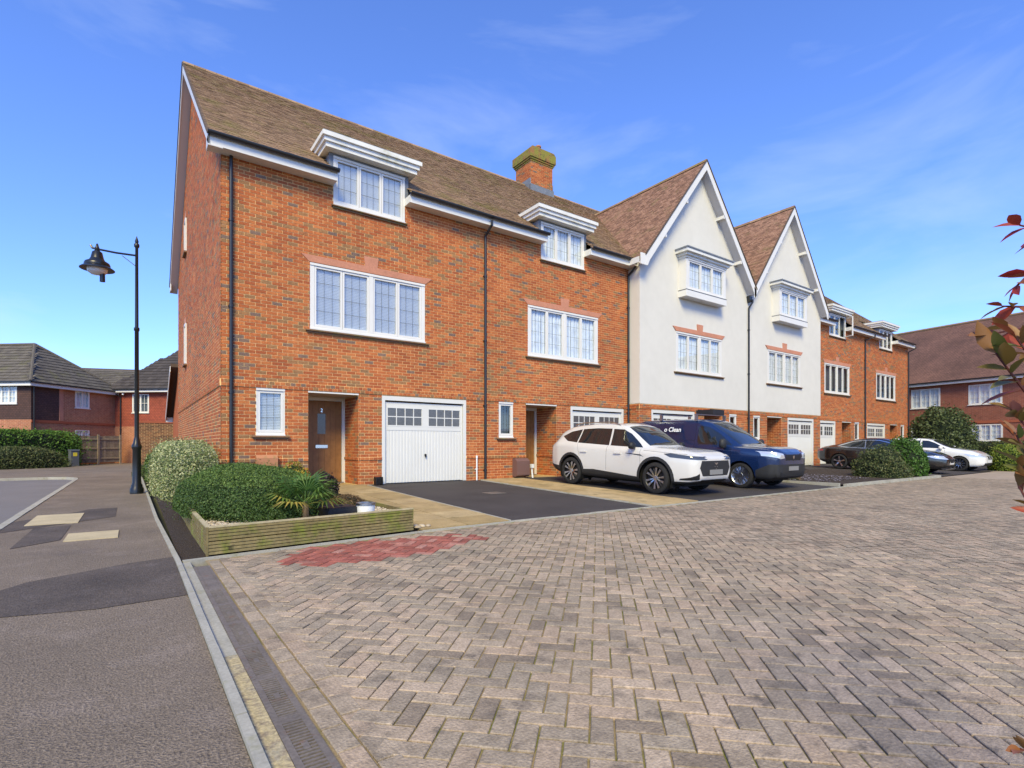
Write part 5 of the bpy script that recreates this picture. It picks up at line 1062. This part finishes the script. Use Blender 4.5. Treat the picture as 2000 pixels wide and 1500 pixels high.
    def wheels(s, style, width=.215):
        r = s.rw; rr = r*.70
        for ax in s.axles:
            for sg in (-1, 1):
                yo = sg*(s.track/2+width/2); yi = sg*(s.track/2-width/2); t = MB(); w = width/2; c = sg*s.track/2
                t.lathe([(rr, c-w*.8), (rr+.02, c-w), (r-.035, c-w), (r-.008, c-w*.82), (r, c-w*.5), (r, c+w*.5), (r-.008, c+w*.82), (r-.035, c+w), (rr+.02, c+w), (rr, c+w*.8)], ax, r, 40, axis='y'); wo_ = t.build('wheel', 'tyre', s.e, True)
                d = MB(); yf = c+sg*w*.35; d.lathe([(0, yf), (rr*.98, yf), (rr*.99, c+sg*w*.85), (rr+.008, c+sg*w*.95), (rr+.004, c+sg*w*.75)], ax, r, 40, axis='y'); d.build('rim', 'rim_silver' if style == 'cover' else 'rim_dark', wo_, True)
                k = MB(); n, wa, wb, m = {'suv': (10, .030, .052, 'rim_silver'), 'cover': (14, .022, .03, 'rim_silver'), 'five': (5, .045, .07, 'rim_silver'), 'ten': (10, .02, .03, 'rim_silver')}[style]
                for q in range(n):
                    a = 2*math.pi*(q+.25)/n+(.13 if style == 'suv' and q % 2 else 0); ca, sa = math.cos(a), math.sin(a); P_ = []
                    for (rad, hw, dy) in ((.05, wa*.8, .62), (rr*.55, wa, .78), (rr*.97, wb, .84)):
                        for sd in (-1, 1): P_.append((ax+rad*ca-sd*hw*sa*.5, c+sg*w*dy, r+rad*sa+sd*hw*ca*.5))
                    v = P_+[(p[0], p[1]-sg*.03, p[2]) for p in P_]; k.add(v, [(0, 1, 3, 2), (2, 3, 5, 4), (0, 2, 8, 6), (2, 4, 10, 8), (1, 7, 9, 3), (3, 9, 11, 5)])
                k.lathe([(0, c+sg*w*.72), (.055, c+sg*w*.70), (.06, c+sg*w*.55)], ax, r, 20, axis='y'); k.build('spokes', m, wo_)
FRONT = lambda c, n: c.x > 1.2 and n.x > .25
REAR = lambda c, n: c.x < -1.2 and n.x < -.25
SIDE = lambda c, n: abs(n.y) > .3
TOP = lambda c, n: n.z > .15 and c.z > .8
def lines(car, polys, m='gap'):
    for p in polys: car.feat('panel_gap', p, 'y', SIDE, m, -.002, True)
def strip(pts, w=.007):
    a = [(x-w/2, z) for x, z in pts]; b = [(x+w/2, z) for x, z in reversed(pts)]; return a+b
def mirror_(car, x, y, z, m, sz=(.10, .11, .085)):
    for sg in (-1, 1):
        mb = MB(); 
        prof = [(0, -1), (.6, -.95), (.95, -.6), (1, 0), (.9, .6), (.5, .95), (0, 1)]
        mb.lathe([(r_*1.0, h) for r_, h in prof], 0, 0, 14); o = mb.build('wing_mirror', m, car.e, True); o.scale = (sz[0]*.8, sz[1], sz[2]); o.location = (x, sg*(y+.05), z); MB().box(-.02, .03, -.7, -.2, -.9, -.6).build('mirror_arm', m, o)
def box_part(car, name, m, *b): return MB().box(*b).build(name, m, car.e)
# ---- white SUV
T = dict(zb=[(-2.335, .50), (-2.1, .36), (-1.7, .27), (1.7, .25), (2.1, .27), (2.335, .36)], y=[(-2.335, .66), (-2.2, .80), (-1.9, .89), (-1.2, .935), (0, .93), (1.2, .94), (1.8, .91), (2.1, .83), (2.25, .78), (2.335, .68)],
 zs=[(-2.335, .98), (-2.0, 1.10), (-1.5, 1.09), (0, 1.03), (.9, 1.0), (1.2, .98), (1.9, .95), (2.2, .91), (2.335, .85)], zr=[(-2.335, 1.0), (-2.25, 1.12), (-2.0, 1.35), (-1.6, 1.50), (-.8, 1.58), (0, 1.58), (.35, 1.52), (.7, 1.30), (1.05, 1.08), (1.2, 1.04), (1.9, 1.01), (2.2, .96), (2.335, .88)],
 zt=[(-2.335, 1.02), (-2.22, 1.2), (-1.95, 1.48), (-1.5, 1.60), (-.7, 1.655), (0, 1.65), (.3, 1.60), (.65, 1.42), (1.05, 1.12), (1.2, 1.075), (1.9, 1.03), (2.2, .98), (2.335, .90)], yr=[(-2.335, .55), (-2, .60), (-1.5, .60), (0, .62), (.4, .62), (.8, .66), (1.1, .72), (1.3, .74), (2.0, .70), (2.335, .5)])
c = Car('parked_suv', 'white SUV with black lower cladding parked nose-out on the second drive', (10.62, 9.40, dz(0, 9.4)+.002), R(-90+2.3), R(1.5), T, 4.67, 'paint_white', .365, (1.40, -1.34), 1.62, .43)
for ax in c.axles: c.feat('arch_trim', [(ax+.50*math.cos(t), .365+.50*math.sin(t)) for t in np.linspace(0, 2*math.pi, 28, endpoint=False)], 'y', lambda q, n: abs(q.y) > .6, 'car_plastic', .004, True)
c.feat('sill_cladding', [(-.95, .1), (1.0, .1), (1.0, .36), (.4, .40), (-.5, .46), (-.95, .44)], 'y', lambda q, n: abs(q.y) > .6, 'car_plastic', .004, True)
c.feat('rear_bumper_cladding', [(-2.5, .1), (-1.7, .1), (-1.75, .48), (-2.5, .55)], 'y', lambda q, n: q.x < -1.7, 'car_plastic', .003)
c.feat('front_bumper_cladding', [(1.8, .1), (2.5, .1), (2.5, .34), (1.8, .32)], 'y', lambda q, n: q.x > 1.75, 'car_plastic', .003)
c.feat('front_side_window', [(.98, 1.055), (.02, 1.08), (-.04, 1.50), (.28, 1.485), (.52, 1.38)], 'y', SIDE, 'car_glass', -.003, True)
c.feat('rear_side_window', [(-.03, 1.082), (-1.12, 1.125), (-1.12, 1.49), (-.6, 1.515), (-.10, 1.505)], 'y', SIDE, 'car_glass', -.003, True)
c.feat('quarter_window', [(-1.16, 1.128), (-1.55, 1.16), (-1.86, 1.29), (-1.55, 1.42), (-1.16, 1.485)], 'y', SIDE, 'car_glass', -.003, True)
c.feat('windscreen', [(1.06, .64), (1.10, 0), (1.06, -.64), (.36, -.56), (.30, 0), (.36, .56)], 'z', TOP, 'car_glass', -.003)
c.feat('rear_window', [(-2.20, .50), (-2.20, -.50), (-1.78, -.50), (-1.78, .50)], 'z', lambda q, n: q.x < -1.6 and q.z > 1.1, 'car_glass', -.003)
lines(c, [strip([(.92, .42), (1.0, .7), (.97, 1.03)]), strip([(-.07, .46), (-.07, 1.07)]), strip([(-1.0, .78), (-1.12, 1.12)]), [(1.06, .99), (2.15, .93), (2.15, .937), (1.06, .997)]])
c.feat('fender_blade', [(.55, .905), (1.02, .865), (1.10, .84), (1.0, .895), (.55, .918)], 'y', SIDE, 'black', .002, True)
c.feat('headlight', [(1.62, .935), (1.80, .86), (2.6, .80), (2.6, .86), (2.1, .92), (1.8, .95)], 'y', lambda q, n: abs(q.y) > .40 and q.x > 1.5, 'lamp_dark', .002, True)
c.feat('grille', [(-.60, .64), (-.54, .80), (.54, .80), (.60, .64), (.50, .46), (-.50, .46)], 'x', FRONT, 'car_plastic', .002)
c.feat('side_intake', [(.60, .52), (.84, .40), (.84, .36), (.58, .38)], 'x', FRONT, 'black', .001, True)
c.feat('lower_intake', [(-.56, .30), (-.50, .375), (.50, .375), (.56, .30)], 'x', FRONT, 'black', .001)
c.finish(); c.wheels('suv'); mirror_(c, .80, .95, 1.10, 'black')
m = MB()
for r_ in range(7):
    for k in range(12):
        y_ = (k-5.5)*.098+(.049 if r_ % 2 else 0); z_ = .485+r_*.045
        if abs(y_) < .54-.4*abs(z_-.62): m.prism([(y_-.04, z_-.006), (y_, z_+.012), (y_+.04, z_-.006), (y_, z_+.004)], 2.385-.14*y_*y_, 2.392-.14*y_*y_, 'x')
m.build('grille_mesh', 'chrome', c.e)
box_part(c, 'number_plate', 'plate_grey', 2.392, 2.402, -.26, .26, .49, .60); m = MB(); m.prism([(-.07, .735), (0, .75), (.07, .735), (.02, .72), (-.02, .72)], 2.385, 2.395, 'x'); m.build('badge', 'chrome', c.e)
for sg in (-1, 1):
    m = MB(); m.box(2.02, 2.13, sg*.70-.03, sg*.70+.03, .845, .865); m.box(1.90, 2.0, sg*.80-.02, sg*.80+.02, .865, .885); m.build('headlight_lens', 'lamp_clear', c.e)
    m = MB(); m.tube([(-1.5, sg*.575, 1.60), (-1.2, sg*.58, 1.655), (-.2, sg*.60, 1.675), (.12, sg*.60, 1.60)], .014, 6); m.build('roof_rail', 'rim_silver', c.e, True)
    for x_ in (.30, -.85): box_part(c, 'door_handle', 'paint_white', x_-.11, x_+.11, sg*.945-.02, sg*.945+.02, .885, .915)
# ---- blue van
T = dict(zb=[(-2.2, .38), (-1.9, .28), (1.6, .26), (2.0, .26), (2.2, .32)], y=[(-2.2, .86), (-2.0, .905), (0, .92), (1.3, .925), (1.8, .89), (2.05, .84), (2.2, .75)],
 zs=[(-2.2, 1.05), (0, 1.06), (.9, 1.05), (1.3, 1.04), (1.9, 1.01), (2.1, .98), (2.2, .92)], zr=[(-2.2, 1.70), (-2.0, 1.74), (-.5, 1.76), (.1, 1.72), (.35, 1.62), (.8, 1.34), (1.15, 1.12), (1.3, 1.09), (1.9, 1.07), (2.1, 1.03), (2.2, .95)],
 zt=[(-2.2, 1.76), (-2, 1.83), (-.5, 1.86), (0, 1.84), (.25, 1.76), (.75, 1.45), (1.2, 1.15), (1.35, 1.12), (1.9, 1.10), (2.1, 1.05), (2.2, .97)], yr=[(-2.2, .74), (-1, .76), (0, .74), (.4, .70), (1.0, .72), (1.3, .74), (2.0, .68), (2.2, .5)])
c = Car('parked_van', 'dark blue panel van with roof bars and white lettering on its side', (13.86, 9.13, dz(0, 9.1)+.002), R(-90+1.5), R(1.5), T, 4.40, 'paint_blue', .335, (1.31, -1.47), 1.60, .385)
c.feat('front_side_window', [(1.02, 1.12), (.05, 1.12), (-.02, 1.20), (-.02, 1.60), (.08, 1.65), (.30, 1.60), (.62, 1.42)], 'y', SIDE, 'car_glass', -.003, True)
c.feat('windscreen', [(1.18, .66), (1.24, 0), (1.18, -.66), (.30, -.60), (.22, 0), (.30, .60)], 'z', TOP, 'car_glass', -.003)
c.feat('front_bumper', [(1.72, .1), (2.6, .1), (2.6, .66), (2.05, .66), (1.72, .50)], 'y', lambda q, n: q.x > 1.6, 'car_plastic', .003)
c.feat('side_moulding', [(-1.05, .1), (.9, .1), (.9, .36), (-1.05, .36)], 'y', lambda q, n: abs(q.y) > .6, 'car_plastic', .003, True)
lines(c, [strip([(1.02, .40), (1.06, .8), (1.02, 1.10)]), strip([(-.10, .38), (-.10, 1.70)]), strip([(-1.18, .80), (-1.18, 1.70)]), [(-2.1, 1.22), (-.12, 1.22), (-.12, 1.228), (-2.1, 1.228)]])
c.feat('headlight', [(.46, .82), (.50, .93), (.68, .97), (.88, .99), (.88, .87), (.64, .80)], 'x', lambda q, n: q.x > 1.5, 'lamp_clear', .002, True)
c.feat('grille', [(-.40, .76), (-.42, .91), (.42, .91), (.40, .76)], 'x', FRONT, 'black', .002); c.feat('lower_grille', [(-.55, .34), (-.55, .46), (.55, .46), (.55, .34)], 'x', FRONT, 'black', .005)
c.finish(); c.wheels('cover', .20); mirror_(c, .86, .95, 1.16, 'car_plastic', (.11, .12, .13))
m = MB(); [m.box(2.23, 2.245, -.36, .36, .775+k*.026, .786+k*.026) for k in range(5)]; m.build('grille_bars', 'rim_dark', c.e); m = MB(); m.prism([(-.04, .88), (.04, .88), (.035, .82), (0, .79), (-.035, .82)], 2.25, 2.262, 'x'); m.build('badge', 'chrome', c.e)
box_part(c, 'number_plate', 'plate_grey', 2.262, 2.272, -.26, .26, .50, .61); m = MB(); [m.box(2.225, 2.25, -.62, .62, .36+k*.03, .375+k*.03) for k in range(4)]; m.build('bumper_slats', 'car_plastic', c.e)
for sg in (-1, 1): box_part(c, 'door_handle', 'car_plastic', -.06, .16, sg*.925-.02, sg*.925+.02, .985, 1.015)
for x_ in (-1.35, -.15): 
    m = MB(); m.box(x_-.03, x_+.03, -.78, .78, 1.96, 1.985); [m.box(x_-.04, x_+.04, s_*.72-.03, s_*.72+.03, 1.80, 1.96) for s_ in (-1, 1)]; m.build('roof_bar', 'steel', c.e)
cs = empty('roof_crate', (13.86+.35, 9.13+.35, dz(0, 9.1)), R(-90+1.5), 'black crate strapped on the roof bars of the blue van', 'crate'); m = MB(); m.box(-.28, .28, -.3, .3, 1.985, 2.02); [m.box(-.28+.55*a_, -.27+.55*a_, -.3, .3, 2.02, 2.15) for a_ in (0, 1)]; [m.box(-.27, .27, s_*.295-.005, s_*.295+.005, 2.02, 2.15) for s_ in (-1, 1)]; m.build('crate_shell', 'plastic_black', cs); m = MB(); [m.box(x_-.02, x_+.02, -.31, .31, 2.15, 2.165) for x_ in (-.2, .2)]; m.build('strap', 'gap', cs)
cu = bpy.data.curves.new('lettering', 'FONT'); cu.body = 'o Clean'; cu.size = .185; cu.extrude = .002; cu.offset = .004; cu.shear = .1; cu.align_x = 'RIGHT'
o = text_mesh('lettering', cu, 'decal', c.e); o.rotation_euler = (R(90-11), 0, 0); o.location = (-.55, -.872, 1.47)
# ---- black coupe
T = dict(zb=[(-2.345, .42), (-2.1, .30), (-1.7, .20), (1.7, .18), (2.1, .20), (2.345, .28)], y=[(-2.345, .62), (-2.2, .76), (-1.9, .86), (-1.2, .90), (0, .885), (1.3, .895), (1.8, .87), (2.1, .78), (2.25, .68), (2.345, .55)],
 zs=[(-2.345, .84), (-1.8, .94), (-1.0, .93), (0, .90), (1, .87), (1.8, .77), (2.2, .68), (2.345, .58)], zr=[(-2.345, .86), (-2.0, .97), (-1.5, 1.06), (-1.0, 1.22), (-.5, 1.32), (0, 1.33), (.3, 1.28), (.7, 1.10), (1.05, .94), (1.3, .91), (1.9, .82), (2.2, .72), (2.345, .60)],
 zt=[(-2.345, .88), (-2.1, .99), (-1.5, 1.12), (-.9, 1.32), (-.4, 1.395), (.1, 1.395), (.35, 1.35), (.75, 1.15), (1.15, .97), (1.3, .945), (1.9, .86), (2.2, .75), (2.345, .62)], yr=[(-2.345, .5), (-1.8, .62), (-1, .56), (0, .56), (.4, .58), (.8, .63), (1.1, .70), (1.3, .72), (2.0, .66), (2.345, .45)])
c = Car('parked_coupe', 'black two-door coupe with chrome window line parked behind the island bushes', (26.25, 9.2, dz(0, 9.2)+.002), R(-90+1), R(1.5), T, 4.69, 'paint_black', .335, (1.50, -1.34), 1.56, .375)
c.feat('window_trim', [(.92, .92), (-1.05, .955), (-1.5, 1.0), (-1.35, 1.09), (-.9, 1.24), (-.4, 1.30), (.1, 1.305), (.45, 1.22)], 'y', SIDE, 'chrome', .002, True)
for i_, p_ in enumerate(([(.84, .94), (-.35, .965), (-.40, 1.275), (.08, 1.28), (.42, 1.20)], [(-.38, .967), (-1.0, .98), (-1.42, 1.015), (-.88, 1.22), (-.43, 1.272)])):
    pid = c.nid; c.feat('side_window', p_, 'y', SIDE, 'car_glass', .003, True)
    for f in c.bm.faces:
        if f[c.lay] == 1 or f[c.lay] == 2:
            q = f.calc_center_median()
            if inside(q.x, q.z, p_): f[c.lay] = pid if q.y > 0 else pid+1
c.feat('windscreen', [(1.08, .60), (1.14, 0), (1.08, -.60), (.38, -.52), (.30, 0), (.38, .52)], 'z', TOP, 'car_glass', -.003); c.feat('rear_window', [(-1.75, .52), (-1.75, -.52), (-.95, -.46), (-.95, .46)], 'z', lambda q, n: n.z > .3 and q.z > .95, 'car_glass', -.003)
c.feat('tail_light', [(-2.5, .74), (-2.02, .80), (-2.06, .87), (-2.5, .86)], 'y', lambda q, n: abs(q.y) > .35 and q.x < -1.9, 'lamp_red', .002, True); c.feat('headlight', [(1.75, .70), (2.05, .62), (2.6, .56), (2.6, .66), (2.1, .73)], 'y', lambda q, n: abs(q.y) > .42 and q.x > 1.6, 'lamp_clear', .002, True)
c.feat('grille', [(-.36, .44), (-.40, .60), (.40, .60), (.36, .44)], 'x', FRONT, 'gap', .002); c.feat('lower_intake', [(-.62, .24), (-.62, .36), (.62, .36), (.62, .24)], 'x', FRONT, 'gap', .002)
lines(c, [strip([(.90, .35), (.96, .6), (.90, .90)]), strip([(-.45, .40), (-.62, .7), (-.50, .95)])])
c.finish(); c.wheels('five', .23); mirror_(c, .78, .90, .98, 'paint_black'); box_part(c, 'number_plate', 'plate_white', 2.39, 2.40, -.26, .26, .39, .49); box_part(c, 'front_splitter', 'rim_silver', 2.22, 2.36, -.6, .6, .185, .205); m = MB(); m.lathe([(0, 2.395), (.06, 2.395), (.065, 2.38)], 0, 0, 20, axis='y'); o = m.build('badge', 'chrome', c.e); o.rotation_euler = (0, 0, R(-90)); o.location = (0, 0, .53)
# ---- white hatchback
T = dict(zb=[(-2.16, .42), (-1.95, .28), (-1.6, .21), (1.6, .19), (1.95, .21), (2.16, .28)], y=[(-2.16, .66), (-2.0, .78), (-1.7, .85), (-1.1, .88), (0, .87), (1.2, .88), (1.7, .86), (1.95, .78), (2.08, .69), (2.16, .56)],
 zs=[(-2.16, .90), (-1.8, .98), (-1.0, .96), (0, .93), (.9, .90), (1.6, .82), (2.0, .72), (2.16, .62)], zr=[(-2.16, .94), (-2.05, 1.10), (-1.8, 1.26), (-1.2, 1.35), (-.3, 1.37), (.1, 1.35), (.35, 1.27), (.7, 1.08), (1.0, .97), (1.2, .94), (1.7, .87), (2.0, .76), (2.16, .64)],
 zt=[(-2.16, .96), (-2.05, 1.15), (-1.8, 1.32), (-1.2, 1.41), (-.3, 1.425), (.05, 1.41), (.3, 1.35), (.7, 1.15), (1.05, 1.0), (1.2, .975), (1.7, .91), (2.0, .79), (2.16, .66)], yr=[(-2.16, .52), (-1.8, .58), (-1, .58), (0, .58), (.4, .59), (.8, .63), (1.1, .70), (1.3, .71), (1.9, .64), (2.16, .42)])
c = Car('parked_hatchback', 'white hatchback parked beyond the black coupe with its nose to the close', (30.3, 8.75, dz(0, 8.75)+.002), R(-90), R(1.5), T, 4.32, 'paint_white2', .32, (1.37, -1.32), 1.53, .36)
c.feat('front_side_window', [(.86, .965), (.0, .985), (-.05, 1.315), (.18, 1.31), (.42, 1.22)], 'y', SIDE, 'car_glass', -.003, True); c.feat('rear_side_window', [(-.08, .987), (-1.0, 1.01), (-1.45, 1.08), (-1.2, 1.28), (-.12, 1.318)], 'y', SIDE, 'car_glass', -.003, True)
c.feat('windscreen', [(1.02, .60), (1.08, 0), (1.02, -.60), (.34, -.53), (.27, 0), (.34, .53)], 'z', TOP, 'car_glass', -.003)
c.feat('headlight', [(1.52, .745), (1.75, .64), (2.6, .60), (2.6, .69), (2.0, .755)], 'y', lambda q, n: abs(q.y) > .36 and q.x > 1.4, 'lamp_clear', .002, True); c.feat('grille', [(.03, .53), (.05, .68), (.28, .67), (.26, .54)], 'x', FRONT, 'gap', .003, True); c.feat('lower_intake', [(-.55, .26), (-.55, .38), (.55, .38), (.55, .26)], 'x', FRONT, 'gap', .003)
lines(c, [strip([(.82, .35), (.90, .6), (.84, .93)]), strip([(-.06, .35), (-.06, .98)]), strip([(-.85, .60), (-1.0, 1.0)])])
c.finish(); c.wheels('ten', .2); mirror_(c, .72, .88, 1.0, 'paint_white2'); box_part(c, 'number_plate', 'plate_white', 2.205, 2.215, -.26, .26, .40, .50)
